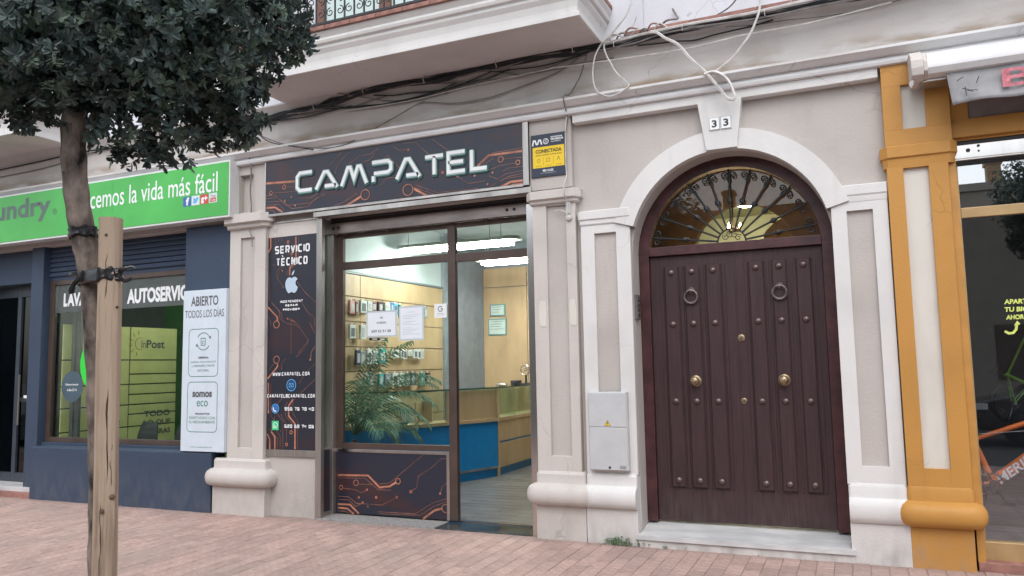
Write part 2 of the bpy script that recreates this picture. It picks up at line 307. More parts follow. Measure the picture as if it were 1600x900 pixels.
def thing(name, label, cat, loc=(0,0,0), group=None):
    o = bpy.data.objects.new(name, None); o.empty_display_size = .1; COL.objects.link(o); o.location = loc; o['label'] = label; o['category'] = cat
    if group: o['group'] = group
    return o
def tag(o, label, cat, group=None):
    o['label'] = label; o['category'] = cat
    if group: o['group'] = group
    return o
def inst(name, me, parent, pos, rot=None, scale=None):
    o = bpy.data.objects.new(name, me); COL.objects.link(o); o.parent = parent; o.location = Vector(pos)-_rootloc(parent)
    if rot: o.rotation_euler = rot
    if scale: o.scale = scale
    return o
def arc(cx, cz, r, a0, a1, n): return [(cx+r*math.cos(math.radians(a0+(a1-a0)*i/n)), cz+r*math.sin(math.radians(a0+(a1-a0)*i/n))) for i in range(n+1)]
def spline(pts, n=6):                                          # Catmull-Rom
    P = [Vector(p) for p in pts]; out = []
    for i in range(len(P)-1):
        a = P[max(i-1,0)]; b = P[i]; c = P[i+1]; d = P[min(i+2,len(P)-1)]
        for k in range(n):
            t = k/n; out.append(.5*((2*b)+(c-a)*t+(2*a-5*b+4*c-d)*t*t+(-a+3*b-3*c+d)*t**3))
    out.append(P[-1]); return out
# angular capital alphabet of the phone shop (strokes on a unit square)
GL = {'A':[[(0,0),(.38,1),(.55,1),(1,0)],[(.35,.2),(.85,.2)]],'C':[[(1,1),(.18,1),(0,.8),(0,.2),(.18,0),(1,0)]],'M':[[(0,0),(.25,1),(.35,1),(.5,.35),(.65,1),(.75,1),(1,0)]],
'P':[[(0,1),(.85,1),(1,.85),(1,.55),(.85,.42),(.1,.42)],[(.06,.3),(.06,0)]],'T':[[(0,1),(1,1)],[(.5,1),(.5,0)]],'E':[[(1,1),(0,1),(0,0),(1,0)],[(0,.5),(.9,.5)]],'L':[[(0,1),(0,0),(1,0)]],
'S':[[(1,1),(.15,1),(0,.85),(0,.6),(.15,.5),(.85,.5),(1,.4),(1,.15),(.85,0),(0,0)]],'R':[[(0,0),(0,1),(.85,1),(1,.85),(1,.55),(.85,.42),(.1,.42)],[(.5,.42),(1,0)]],'V':[[(0,1),(.45,0),(.55,0),(1,1)]],
'I':[[(.5,0),(.5,1)]],'O':[[(.15,0),(0,.15),(0,.85),(.15,1),(.85,1),(1,.85),(1,.15),(.85,0)]],'N':[[(0,0),(0,1),(.15,1),(.85,0),(1,0),(1,1)]],'D':[[(0,0),(0,1),(.8,1),(1,.8),(1,.2),(.8,0)]],
'W':[[(0,1),(.2,0),(.35,0),(.5,.7),(.65,0),(.8,0),(1,1)]],'.':[[(.4,0),(.4,.14)]],'@':[[(.7,.3),(.35,.3),(.35,.7),(.7,.7),(.7,.2),(1,.2),(1,1),(0,1),(0,0),(1,0)]],' ':[],
'0':[[(0,0),(0,1),(1,1),(1,0)]],'2':[[(0,1),(1,1),(1,.5),(0,.5),(0,0),(1,0)]],'4':[[(0,1),(0,.45),(1,.45)],[(.8,1),(.8,0)]],'5':[[(1,1),(0,1),(0,.5),(1,.5),(1,0),(0,0)]],'6':[[(1,1),(0,1),(0,0),(1,0),(1,.5),(0,.5)]],
'7':[[(0,1),(1,1),(.6,0)]],'8':[[(0,0),(0,1),(1,1),(1,0)],[(0,.5),(1,.5)]],'9':[[(1,.5),(0,.5),(0,1),(1,1),(1,0),(0,0)]]}
CLOSED = set('OD08')
def techno(mb, s, x0, x1, z0, z1, y, w, mi=0, gap=.22):
    W_ = {'I': .22, '.': .22, ' ': .5, 'M': 1.15, 'W': 1.2, '@': 1.1}
    tot = sum(W_.get(c, 1) for c in s)+gap*(len(s)-1); u = (x1-x0)/tot; x = x0; h = z1-z0
    for ch in s:
        cw = W_.get(ch, 1)*u
        for k, st in enumerate(GL.get(ch, [])):
            mb.ribbon([(x+w/2+a*max(0, cw-w), z0+w/2+b*(h-w)) for a, b in st], w, y, mi, closed=(ch in CLOSED and k == 0))
        x += cw+gap*u
# measured outlines of the printed circuits, goods and cables (metres, world axes)
MAIN_LINES = [(1,[(-6.054,3.704),(-5.638,3.681)]),(3,[(-6.054,3.716),(-5.646,3.696)]),(1,[(-5.753,3.641),(-5.638,3.637)]),(1,[(-5.952,3.595),(-5.549,3.572),(-5.391,3.589),(-5.27,3.633)]),(1,[(-6.051,3.538),(-5.889,3.535),(-5.761,3.431),(-5.424,3.426),(-5.235,3.515)]),(1,[(-6.05,3.499),(-5.816,3.489),(-5.689,3.389),(-5.459,3.389),(-5.355,3.47),(-5.235,3.5)]),(1,[(-6.05,3.463),(-5.87,3.457),(-5.778,3.369)]),(3,[(-6.049,3.431),(-5.924,3.427),(-5.814,3.361)]),(1,[(-6.049,3.401),(-5.96,3.395),(-5.905,3.361)]),(1,[(-6.051,3.573),(-5.926,3.566),(-5.816,3.484)]),(3,[(-5.097,3.336),(-4.946,3.349),(-4.765,3.428)]),(1,[(-5.115,3.366),(-4.98,3.389),(-4.814,3.469)]),(3,[(-4.105,3.439),(-3.932,3.339)]),(1,[(-4.114,3.458),(-3.857,3.352),(-3.375,3.345)]),(1,[(-4.083,3.477),(-3.827,3.368),(-3.36,3.359)]),(3,[(-3.371,3.587),(-3.241,3.683),(-2.881,3.68)]),(1,[(-3.348,3.566),(-3.2,3.644),(-3.177,3.636)]),(1,[(-2.952,3.569),(-3.117,3.564),(-3.244,3.533)]),(1,[(-3.105,3.627),(-2.882,3.617)]),(1,[(-3.603,3.518),(-3.474,3.424),(-3.274,3.427)]),(1,[(-2.877,3.488),(-3.064,3.472),(-3.148,3.431),(-3.245,3.476)]),(1,[(-2.878,3.458),(-3.036,3.443),(-3.12,3.402)]),(3,[(-3.149,3.336),(-3.01,3.387),(-2.879,3.387)]),(3,[(-3.066,3.332),(-2.97,3.354),(-2.88,3.354)]),(1,[(-3.233,3.363),(-3.092,3.424),(-2.878,3.433)]),(1,[(-2.872,3.712),(-3.199,3.704),(-3.342,3.61)]),(1,[(-2.876,3.527),(-3.035,3.528),(-3.091,3.501)]),(1,[(-4.489,3.76),(-4.489,3.793),(-4.425,3.835),(-4.355,3.763),(-4.252,3.654)]),(1,[(-4.361,3.929),(-4.282,3.869),(-4.166,3.868)]),(1,[(-3.881,3.933),(-3.659,3.763)]),(1,[(-4.235,3.94),(-4.079,3.927),(-3.973,3.823),(-3.898,3.759),(-3.809,3.587)]),(1,[(-4.947,3.695),(-4.914,3.805),(-4.781,3.873),(-4.65,3.875),(-4.537,3.925)]),(1,[(-5.099,3.713),(-5.066,3.823),(-4.914,3.932)]),(1,[(-5.236,3.773),(-5.015,3.94)]),(1,[(-4.748,3.798),(-4.65,3.814),(-4.585,3.875)]),(1,[(-4.269,3.356),(-4.114,3.345),(-3.992,3.354)]),(1,[(-4.522,3.52),(-4.426,3.592),(-4.331,3.587)]),(1,[(-5.565,3.492),(-5.425,3.483),(-5.321,3.524)])]
MAIN_RINGS = [(-5.793,3.645,0.026),(-5.982,3.598,0.024),(-4.706,3.441,0.058),(-4.176,3.435,0.062),(-3.11,3.625,0.031),(-2.927,3.571,0.025),(-3.765,3.571,0.013),(-4.166,3.859,0.011),(-3.594,3.514,0.013),(-5.78,3.486,0.012),(-5.69,3.52,0.009),(-3.401,3.494,0.01),(-3.202,3.502,0.01),(-5.636,3.418,0.009),(-3.26,3.392,0.01)]
LOW_LINES = [(3,[(-5.301,0.435),(-4.908,0.445),(-4.761,0.326),(-4.632,0.343),(-4.559,0.386)]),(1,[(-5.301,0.407),(-4.941,0.413),(-4.778,0.301),(-4.616,0.303)]),(1,[(-5.024,0.35),(-4.859,0.352)]),(1,[(-5.225,0.297),(-5.074,0.288),(-4.991,0.259),(-4.918,0.29)]),(1,[(-5.3,0.206),(-5.158,0.207),(-5.057,0.144),(-4.729,0.143),(-4.553,0.227)]),(1,[(-5.3,0.173),(-5.158,0.175),(-5.074,0.111),(-4.974,0.149)]),(3,[(-5.3,0.085),(-5.174,0.081),(-5.09,0.026)]),(1,[(-5.299,0.052),(-5.198,0.05),(-5.141,0.023)]),(3,[(-5.3,0.123),(-5.141,0.126),(-5.024,0.035)]),(1,[(-4.778,0.071),(-4.319,0.076),(-4.103,0.2),(-3.916,0.256)]),(1,[(-4.762,0.05),(-4.257,0.064),(-4.103,0.161),(-3.916,0.23)]),(3,[(-4.227,0.029),(-4.089,0.123),(-3.998,0.148)]),(1,[(-4.361,0.31),(-4.301,0.342),(-4.279,0.461),(-4.115,0.559),(-4.007,0.649),(-3.911,0.657)]),(1,[(-4.014,0.31),(-3.995,0.368),(-3.914,0.424)]),(1,[(-4.761,0.361),(-4.632,0.378),(-4.205,0.696)]),(1,[(-3.929,0.604),(-3.911,0.631)])]
LOW_RINGS = [(-4.527,0.401,0.032),(-5.061,0.362,0.033),(-5.256,0.304,0.025),(-4.543,0.235,0.013),(-3.959,0.15,0.044),(-4.37,0.299,0.016),(-4.02,0.297,0.01),(-4.801,0.22,0.013),(-4.918,0.295,0.011),(-5.024,0.209,0.011),(-4.974,0.157,0.011),(-4.908,0.117,0.008)]
SIDE_LINES = [(3,[(-6.053,3.101),(-6.051,2.98),(-6.093,2.924)]),(1,[(-5.979,3.095),(-5.977,2.959)]),(1,[(-5.937,3.091),(-5.936,3.044)]),(1,[(-5.897,3.092),(-5.896,3.048)]),(1,[(-5.8,3.012),(-5.798,2.887)]),(3,[(-5.694,3.082),(-5.691,2.814),(-5.775,2.74),(-5.779,2.653)]),(1,[(-5.655,3.082),(-5.652,2.789),(-5.814,2.699),(-5.813,2.648)]),(1,[(-5.893,2.777),(-5.956,2.709),(-5.955,2.636),(-5.862,2.521)]),(1,[(-5.856,2.76),(-5.928,2.714),(-5.927,2.641)]),(1,[(-6.057,2.701),(-6.052,2.379),(-5.886,2.226),(-5.872,2.147),(-5.794,2.108),(-5.696,2.097),(-5.634,2.059)]),(1,[(-6.033,2.363),(-5.922,2.264),(-5.903,2.155)]),(1,[(-5.675,2.575),(-5.55,2.439),(-5.414,2.332)]),(1,[(-5.619,2.357),(-5.521,2.224),(-5.429,2.164),(-5.428,2.065)]),(1,[(-5.813,2.166),(-5.723,2.145),(-5.652,2.095)]),(3,[(-6.078,2.307),(-5.943,2.188),(-5.943,2.149)]),(1,[(-6.077,2.206),(-6.039,2.146),(-6.038,2.088)]),(1,[(-5.491,2.107),(-5.468,2.06)]),(1,[(-5.795,2.165),(-5.67,2.111),(-5.51,1.914),(-5.649,1.777)]),(1,[(-5.494,2.11),(-5.424,1.995)]),(1,[(-5.474,1.708),(-5.464,1.795),(-5.42,1.855)]),(1,[(-5.752,2.177),(-5.748,1.779)]),(3,[(-5.936,1.669),(-5.935,1.634),(-6.075,1.5)]),(3,[(-6.062,1.457),(-6.056,1.116)]),(1,[(-6.025,1.45),(-6.02,1.088),(-5.959,1.025)]),(1,[(-5.877,1.597),(-5.87,1.682),(-5.816,1.717)]),(1,[(-6.058,1.6),(-5.987,1.67)]),(1,[(-5.675,1.735),(-5.596,1.796),(-5.527,1.872),(-5.51,1.928)]),(1,[(-5.482,1.71),(-5.478,1.773),(-5.414,1.841)]),(1,[(-5.413,1.66),(-5.559,1.55),(-5.628,1.446)]),(1,[(-5.412,1.493),(-5.714,1.258),(-5.712,1.119),(-5.646,1.036),(-5.643,0.732)]),(3,[(-5.714,1.272),(-5.775,1.202),(-5.773,1.09),(-5.686,1.008),(-5.683,0.731)]),(1,[(-5.784,1.244),(-5.819,1.202),(-5.818,1.09),(-5.732,1.014),(-5.731,0.938)]),(1,[(-5.934,1.117),(-5.852,1.034),(-5.848,0.727)]),(1,[(-5.88,1.103),(-5.817,1.02),(-5.798,0.951),(-5.796,0.8)]),(1,[(-5.969,1.089),(-5.968,0.962),(-5.886,0.872),(-5.884,0.726)]),(1,[(-6.03,0.947),(-5.957,0.871),(-5.925,0.844),(-5.923,0.725)]),(3,[(-6.071,0.89),(-6.032,0.834),(-6.031,0.722)]),(3,[(-6.012,0.919),(-5.961,0.857),(-5.959,0.724)]),(1,[(-5.926,1.173),(-5.926,1.23),(-5.864,1.279)])]
SIDE_RINGS = [(-5.8,3.03,0.018),(-5.953,2.107,0.043),(-5.879,2.709,0.009),(-5.862,2.521,0.007),(-5.807,2.165,0.007),(-5.746,2.893,0.017),(-5.999,2.785,0.006),(-5.795,2.165,0.009),(-5.48,1.703,0.011),(-5.947,1.712,0.043),(-5.734,0.914,0.021),(-5.796,0.781,0.018),(-5.875,1.103,0.007),(-5.881,0.928,0.007),(-5.487,1.707,0.007),(-5.85,0.831,0.004)]
GOODS = [(1.644,1.759,2.321,2.492,'pink'),(1.802,1.861,2.328,2.492,'brown'),(1.89,2.04,2.344,2.51,'white'),(2.071,2.179,2.379,2.512,'white'),(2.194,2.32,2.386,2.512,'brown'),(2.336,2.465,2.385,2.521,'black'),(2.498,2.631,2.385,2.523,'white'),(2.648,2.732,2.392,2.531,'blue'),(2.749,2.853,2.361,2.529,'sky'),(2.87,2.922,2.319,2.516,'teal'),(3.608,3.706,2.355,2.525,'grey'),(1.674,1.803,1.992,2.17,'white'),(1.905,2.025,1.989,2.179,'white'),(2.162,2.335,1.978,2.013,'black'),(2.351,2.529,1.982,2.018,'black'),(1.803,1.906,1.645,1.841,'navy'),(1.92,2.04,1.644,1.825,'grey'),(2.085,2.193,1.652,1.853,'white'),(2.224,2.35,1.651,1.854,'white'),(2.366,2.544,1.659,1.865,'teal'),(2.66,2.744,1.749,1.85,'white'),(2.778,2.882,1.731,1.851,'white'),(2.899,2.987,1.731,1.861,'white'),(3.004,3.112,1.721,1.863,'white'),(3.148,3.258,1.769,1.855,'white'),(3.276,3.388,1.731,1.865,'white'),(3.407,3.502,1.721,1.867,'white'),(3.521,3.598,1.731,1.868,'white'),(2.01,2.1,1.359,1.531,'white'),(2.131,2.254,1.346,1.529,'grey'),(2.364,2.477,1.339,1.516,'teal'),(2.509,2.641,1.343,1.514,'grey'),(2.674,2.827,1.346,1.52,'white'),(2.896,3.019,1.331,1.516,'white'),(3.054,3.162,1.335,1.514,'grey'),(3.18,3.345,1.33,1.521,'navy'),(3.515,3.612,1.321,1.516,'teal'),(3.651,3.769,1.336,1.513,'black')]
WIRES = {'A dark sag':[(-4.136,0.05,4.418),(-4.105,0.05,4.417),(-3.955,0.05,4.416),(-3.807,0.05,4.421),(-3.517,0.05,4.45),(-3.234,0.05,4.494),(-3.069,0.05,4.504),(-2.88,0.05,4.465),(-2.564,0.05,4.46),(-2.309,0.05,4.471),(-1.938,0.05,4.466)],
'B sag low':[(-4.106,0.05,4.352),(-4.015,0.05,4.365),(-3.663,0.05,4.3),(-3.448,0.05,4.289),(-3.169,0.05,4.302),(-2.869,0.05,4.355),(-2.618,0.05,4.401),(-2.436,0.05,4.45),(-2.219,0.05,4.541)],
'B2':[(-6.181,-0.04,4.307),(-5.831,-0.04,4.147),(-5.461,-0.04,4.035),(-5.168,-0.04,4.003),(-4.883,-0.04,4.025),(-4.545,-0.04,4.143),(-4.276,-0.04,4.234),(-3.998,-0.04,4.333)],
'C':[(-5.045,0.05,4.601),(-4.713,0.05,4.514),(-4.452,0.05,4.448),(-4.183,0.05,4.42),(-3.891,0.05,4.419),(-3.721,0.05,4.419)],
'drop':[(-2.19,0.0,4.53),(-2.217,0.0,4.461),(-2.264,0.0,4.335),(-2.297,0.0,4.28),(-2.375,0.0,4.17),(-2.399,0.0,4.113),(-2.407,0.0,3.943),(-2.429,0.0,3.801)],
'thin white long':[(-2.555,-0.03,4.448),(-2.294,-0.03,4.434),(-1.32,-0.03,4.4),(-0.76,-0.03,4.43),(-0.235,-0.03,4.431),(0.418,-0.03,4.48)],
'thick white':[(-1.559,-0.12,4.577),(-1.494,-0.12,4.564),(-1.418,-0.12,4.496),(-1.305,-0.12,4.414),(-1.197,-0.12,4.261),(-1.077,-0.12,4.122),(-1.007,-0.12,4.019),(-0.95,-0.12,3.932),(-0.904,-0.12,3.861),(-0.857,-0.12,3.84),(-0.838,-0.12,3.863),(-0.853,-0.12,3.929),(-0.885,-0.12,4.012),(-0.943,-0.12,4.079),(-1.015,-0.12,4.114),(-1.084,-0.12,4.1)],
'thick up':[(-0.991,-0.12,4.11),(-0.853,-0.12,4.199),(-0.751,-0.12,4.309),(-0.688,-0.12,4.387),(-0.635,-0.12,4.492),(-0.601,-0.12,4.587),(-0.582,-0.12,4.725),(-0.577,-0.12,4.827)],
'loop l':[(-1.774,-0.12,4.769),(-1.892,-0.12,4.659),(-2.0,-0.12,4.565),(-2.061,-0.12,4.48),(-2.087,-0.12,4.408),(-2.103,-0.12,4.296),(-2.094,-0.12,4.18),(-2.053,-0.12,4.097),(-1.959,-0.12,4.044),(-1.883,-0.12,4.051),(-1.769,-0.12,4.107),(-1.795,-0.12,4.158),(-1.886,-0.12,4.268),(-1.93,-0.12,4.361),(-1.957,-0.12,4.413),(-1.983,-0.12,4.495),(-1.986,-0.12,4.562)],
'loop top':[(-1.991,-0.15,4.552),(-1.884,-0.15,4.636),(-1.766,-0.15,4.764),(-1.706,-0.15,4.894)],
'left wall wire':[(-6.29,-0.02,4.358),(-6.347,-0.02,4.291),(-6.345,-0.02,4.142),(-6.284,-0.02,4.023),(-6.262,-0.02,3.836),(-6.273,-0.02,3.654),(-6.256,-0.02,3.47),(-6.267,-0.02,3.362),(-6.363,-0.02,3.298)],
'left wire tree':[(-6.181,-0.04,4.328),(-5.974,-0.04,4.179),(-5.538,-0.04,4.047),(-5.363,-0.04,4.01)],
'twist':[(-6.421,-0.01,3.378),(-6.326,-0.01,3.315),(-6.302,-0.01,3.221),(-6.254,-0.01,3.126),(-6.24,-0.01,2.999)]}
# ================================================================== the ground
def structure(o): o['kind'] = 'structure'; return o
pave = structure(MB().box(-16, 5, -6.0, .34, -.30, -.0055).build('pavement', M_joint, loc=(0,0,0)))
structure(MB().box(-16, 5, -6.14, -6.004, -.30, .0).build('kerb', M_kerb, loc=(0,0,0), bevel=.012))
structure(MB().add([(-60,-13,-.13),(60,-13,-.13),(60,-6.145,-.13),(-60,-6.145,-.13)], [(0,1,2,3)]).build('road', M_asph, loc=(0,0,0)))
structure(MB().add([(-150,-150,-.32),(150,-150,-.32),(150,150,-.32),(-150,150,-.32)], [(0,1,2,3)]).build('ground', M_kerb, loc=(0,0,0)))
structure(MB().box(-40, 40, -16, -13, -.3, .0).build('far_pavement', M_kerb, loc=(0,0,0)))
BW, BL = .128, .262
def proj(p):
    q = RC.transposed() @ (Vector(p)-CP); 
    return (800+1215.5*q.x/-q.z, 450-1215.5*q.y/-q.z, -q.z) if q.z < -.3 else None
bm = MB().cbox(-.0605, .0605, -.1275, .1275, 0, .05)          # template turned so that the chamfer is on top
def brickmesh():
    m = MB(); hx, hy, c = .0612, .1282, .0035
    m.add([(-hx+c,-hy+c,0),(hx-c,-hy+c,0),(hx-c,hy-c,0),(-hx+c,hy-c,0),(-hx,-hy,-c),(hx,-hy,-c),(hx,hy,-c),(-hx,hy,-c),(-hx,-hy,-.045),(hx,-hy,-.045),(hx,hy,-.045),(-hx,hy,-.045)],
          [(0,1,2,3),(4,5,1,0),(5,6,2,1),(6,7,3,2),(7,4,0,3),(8,9,5,4),(9,10,6,5),(10,11,7,6),(11,8,4,7)]); return m
BT = brickmesh(); bme = BT.mesh('brick', M_brick)
cells = []
for i in range(-112, 34):
    x = (i+.5)*BW
    for j in range(-22, 2):
        y = j*BL+(BL/2 if i % 2 else 0)+.02
        if y+.13 > .30 or x < -14.3: continue
        if y > .04 and not (-5.3 < x < -2.9): 
            if y > .16: continue
        cells.append((x, y))
def vis(c):
    p = proj((c[0], c[1], 0)); return p[2] if (p and -20 < p[0] < 1620 and p[1] < 915 and c[1] < .1) else 1e9
cells.sort(key=vis)
rs = random.Random(3)
rest = MB()
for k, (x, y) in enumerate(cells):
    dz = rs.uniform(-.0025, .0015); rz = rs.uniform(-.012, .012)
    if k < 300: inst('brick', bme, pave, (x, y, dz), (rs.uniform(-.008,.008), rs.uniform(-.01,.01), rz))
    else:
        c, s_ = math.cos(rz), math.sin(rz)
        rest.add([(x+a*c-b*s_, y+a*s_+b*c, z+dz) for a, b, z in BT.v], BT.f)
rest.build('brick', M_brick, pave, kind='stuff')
# ================================================================== townhouse (number 33)
TH = thing('townhouse', 'cream and white rendered townhouse with arched maroon door and balconies above the shops', 'building', (-1, .1, 0))
w = MB()
w.box(-6.62, -5.395, .10, .50, 0, 4.12)        # pier behind the first pilaster
w.box(-5.395, -2.86, .10, .50, 3.29, 4.12)
w.box(-2.86, -1.84, .10, .50, 0, 4.12)
w.box(-.13, .30, .10, .50, 0, 4.12)
w.box(-14.5, -6.62, .10, .50, 3.32, 4.12)
cx, cz, ri, ro = -.985, 2.60, .855, 1.035
w.prism_y([(-1.84, 4.12), (-1.84, cz)]+arc(cx, cz, ri, 180, 0, 30)+[(-.13, cz), (-.13, 4.12)], .10, .50)
w.box(-2.86, -2.385, .028, .12, 3.28, 3.99); w.box(-6.62, -6.09, .028, .12, 3.35, 3.42); w.box(-6.62, -6.47, .028, .12, 3.42, 3.99); w.box(-6.27, -6.09, .028, .12, 3.42, 3.99); w.box(-6.47,-6.27,.028,.12,3.86,3.99)
w.build('wall', M_wall, TH)
up = MB()
up.box(-16, 4, .12, .6, 4.66, 9.5); up.box(-2.15, -1.66, .085, .13, 4.66, 9.5); up.box(-.41, -.36, .112, .13, 4.66, 9.5)
up.build('upper_wall', M_up, TH)
cv = [(.10,4.115),(.085,4.2),(.078,4.3),(.070,4.4),(.045,4.5),(.0,4.565),(-.03,4.60),(-.03,4.615),(.15,4.615),(.3,4.615),(.3,4.115)]
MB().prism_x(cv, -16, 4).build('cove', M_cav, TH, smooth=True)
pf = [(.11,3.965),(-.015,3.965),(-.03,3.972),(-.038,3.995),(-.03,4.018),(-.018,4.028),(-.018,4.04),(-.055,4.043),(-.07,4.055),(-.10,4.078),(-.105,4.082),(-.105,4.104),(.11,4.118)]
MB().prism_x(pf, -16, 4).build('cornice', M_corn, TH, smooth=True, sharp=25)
MB().box(-2.36, .28, .004, .12, 3.885, 3.966).build('frieze_band', M_white, TH, bevel=.004)
# terracotta ledge tiles above the cove
tme = MB().box(-.143, .143, -.045, .13, -.02, .018).mesh('ledge_tile', M_terra)
x = -1.80
while x < 2.2: inst('ledge_tile', tme, TH, (x+.145, 0, 4.638+rs.uniform(-.002,.002)), (0,0,rs.uniform(-.008,.008))); x += .291
def pilaster(x0, x1, rec, mats, ztop, zrec, base=True, label=None, caps=None, bx=None, foot=.605, cut=None, tk=1.0):
    m = MB(); y = .03; r0, r1 = rec
    m.box(x0, x1, .062, .102, foot, ztop, 1)
    m.box(x0, r0, y, .0625, foot, ztop); m.box(r1, x1, y, .0625, foot, ztop)
    m.box(r0-.002, r1+.002, y+.0005, .063, foot, zrec[0]); m.box(r0-.002, r1+.002, y+.0005, .063, zrec[1], ztop)
    if base:
        b0, b1 = bx or (x0, x1)
        m.box(b0, b1, -.002, .11, -.01, .32, 2)
        k0 = len(m.v)
        m.mould(b0+.03, b1-.03, .03, .12, [(.03,.31),(.075,.315),(.105,.335),(.122,.365),(.128,.405),(.122,.445),(.105,.475),(.07,.497),(.035,.505),(.030,.52),(.030,.59),(.022,.60),(.012,.615)], nc=5)
        k_ = len(m.v)-22*14
        for i_, v_ in enumerate(m.v):
            if i_ >= k0 and cut:
                x_, y_, z_ = v_; x_ = min(x_, b1-.0005) if cut > 0 else max(x_, b0+.0005)
                if y_ < .03: y_ = .03+(y_-.03)*tk
                m.v[i_] = (x_, y_, z_)
    for (dx, za, zb) in (caps or []): m.mould(x0+.0, x1-.0, .03, .11, [(dx*.4,za-.012),(dx,za),(dx,zb-.006),(dx-.006,zb)], nc=1)
    return m.build('pilaster', mats, TH, bevel=.004, label=label, smooth=True, sharp=30)
pilaster(-6.607, -6.084, (-6.45,-6.245), [M_cream,M_wall,M_cream], 3.25, (.735,3.12), caps=[(.05,3.235,3.285),(.10,3.285,3.385)], bx=(-6.78,-6.03), label='cream pilaster beside the slate blue laundry front')
pilaster(-2.80, -2.365, (-2.66,-2.46), [M_cream,M_wall,M_cream], 3.15, (.755,3.115), caps=[(.03,3.14,3.175),(.06,3.175,3.26)], bx=(-2.81,-2.325), label='cream pilaster beside the phone shop doorway')
pilaster(-2.315, -1.842, (-2.185,-1.975), [M_white,M_wall,M_white_low], 2.91, (.745,2.808), caps=[(.012,2.90,2.945),(.025,2.945,3.025)], bx=(-2.32,-1.848), cut=1, tk=.8, label='white pilaster carrying the left foot of the door arch')
pilaster(-.132, .29, (-.016,.18), [M_white,M_wall,M_white_low], 2.90, (.748,2.808), caps=[(.004,2.89,2.94),(.012,2.94,3.02)], bx=(-.128,.296), cut=-1, tk=.62, label='white pilaster carrying the right foot of the door arch')
# arch ring, keystone with the number tiles
m = MB()
a0 = math.degrees(math.asin((3.02-cz)/ro)); 
pts = arc(cx, cz, ro, 180-a0, a0, 40)+[(cx+ro*math.cos(math.radians(a0)), 3.02)]
ring = arc(cx, cz, ri, 180, 0, 44); outer = arc(cx, cz, ro, 0, 180, 44)
for i in range(44):
    A = ring[i]; B = ring[i+1]; C = outer[44-i-1]; D = outer[44-i]
    if min(C[1], D[1]) < 2.86: continue
    m.add([(A[0],.012,A[1]),(B[0],.012,B[1]),(C[0],.012,C[1]),(D[0],.012,D[1]),(A[0],.104,A[1]),(B[0],.104,B[1]),(C[0],.104,C[1]),(D[0],.104,D[1])], [(0,1,2,3),(7,6,5,4),(0,4,5,1),(2,6,7,3)])
m.build('archivolt', M_white, TH)
m = MB(); m.prism_y([(-1.118,3.452),(-.852,3.452),(-.798,3.886),(-1.178,3.886)], -.012, .105)
key = m.build('keystone', M_white, TH, bevel=.003)
for tx in (-1.036, -.936):
    t = MB().cbox(tx-.045, tx+.045, -.022, -.012, 3.622, 3.737, .003).build('number_tile', M_film, key)
    t['label'] = 'white glazed tile with a black 3'
    d = MB()
    for q in (tx-.044, tx+.0415): d.box(q, q+.0025, -.0226, -.0221, 3.624, 3.735)
    d.box(tx-.044, tx+.044, -.0226, -.0221, 3.732, 3.7345); d.box(tx-.044, tx+.044, -.0226, -.0221, 3.6245, 3.627)
    d.text('3', tx-.022, tx+.022, 3.645, 3.712, -.0228, bold=.035)
    mm = d.mesh('n', M_black, _rootloc(TH)); t.data.materials.append(M_black)
    # numerals merged into the tile mesh
    k = len(t.data.vertices); vs = [tuple(v.co) for v in t.data.vertices]+[tuple(v.co) for v in mm.vertices]
    fs = [tuple(p.vertices) for p in t.data.polygons]; nf = len(fs); fs += [tuple(a+k for a in p.vertices) for p in mm.polygons]
    me = bpy.data.meshes.new('number_tile'); me.from_pydata(vs, [], fs); me.materials.append(M_film); me.materials.append(M_black)
    me.polygons.foreach_set('material_index', [0]*nf+[1]*(len(fs)-nf)); t.data = me
# reveal lining and marble step
m = MB(); m.box(-1.86, -.10, -.03, .50, .062, .104); 
m.prism_x([(.0,.104),(.50,.17),(.50,.10),(.0,.10)], -1.838, -.132); m.box(-1.85, -.11, -.012, .49, -.01, .063, 1)
m.build('doorstep', [M_marble, M_white_low], TH, bevel=.004, label='grey marble slab on a low rendered step')
# ------------------------------------------------------------------ entrance door
DY = .335
fr = MB(); fi = .757; fo = .852
for sx in (-1, 1): fr.box(cx+sx*fo if sx < 0 else cx+fi, cx-fi if sx < 0 else cx+fo, .30, .40, .165, cz)
A = arc(cx, cz, fi, 0, 180, 40); B = arc(cx, cz, fo, 0, 180, 40)
for i in range(40):
    p, q, r_, s_ = A[i], A[i+1], B[i+1], B[i]
    fr.add([(p[0],.30,p[1]),(q[0],.30,q[1]),(r_[0],.30,r_[1]),(s_[0],.30,s_[1]),(p[0],.40,p[1]),(q[0],.40,q[1])], [(0,3,2,1),(0,1,5,4)])
fr.box(cx-fi, cx+fi, .295, .37, 2.588, 2.672)
door = fr.build('entrance_door', M_frame, TH, bevel=.004, label='arched maroon double door with fanlight')
for sx, (a, b) in ((-1, (-1.742,-.967)), (1, (-.963,-.228))):
    m = MB(); m.cbox(a, b, DY, DY+.05, .178, 2.588, .005); 
    m.build('door_leaf', M_door, door)
SX = [(-1.605,-1.475),(-1.418,-1.287),(-1.226,-1.092),(-.850,-.719),(-.652,-.526),(-.450,-.325)]
pm = {}
for k, (a, b) in enumerate(SX):
    hw = (b-a)/2; key_ = round(hw, 3)
    if key_ not in pm: pm[key_] = MB().cbox(-hw, hw, -.026, 0, -1.005, 1.005, .011).mesh('plank', M_door)
    inst('plank', pm[key_], door, ((a+b)/2, DY+.001, 1.480))
bev = MB().box(-.009, .009, -.012, 0, -1.005, 1.005).mesh('moulding', M_door)
for x in (-1.628,-1.446,-1.256,-1.066,-.874,-.686,-.488,-.300): inst('moulding', bev, door, (x, DY+.001, 1.480))
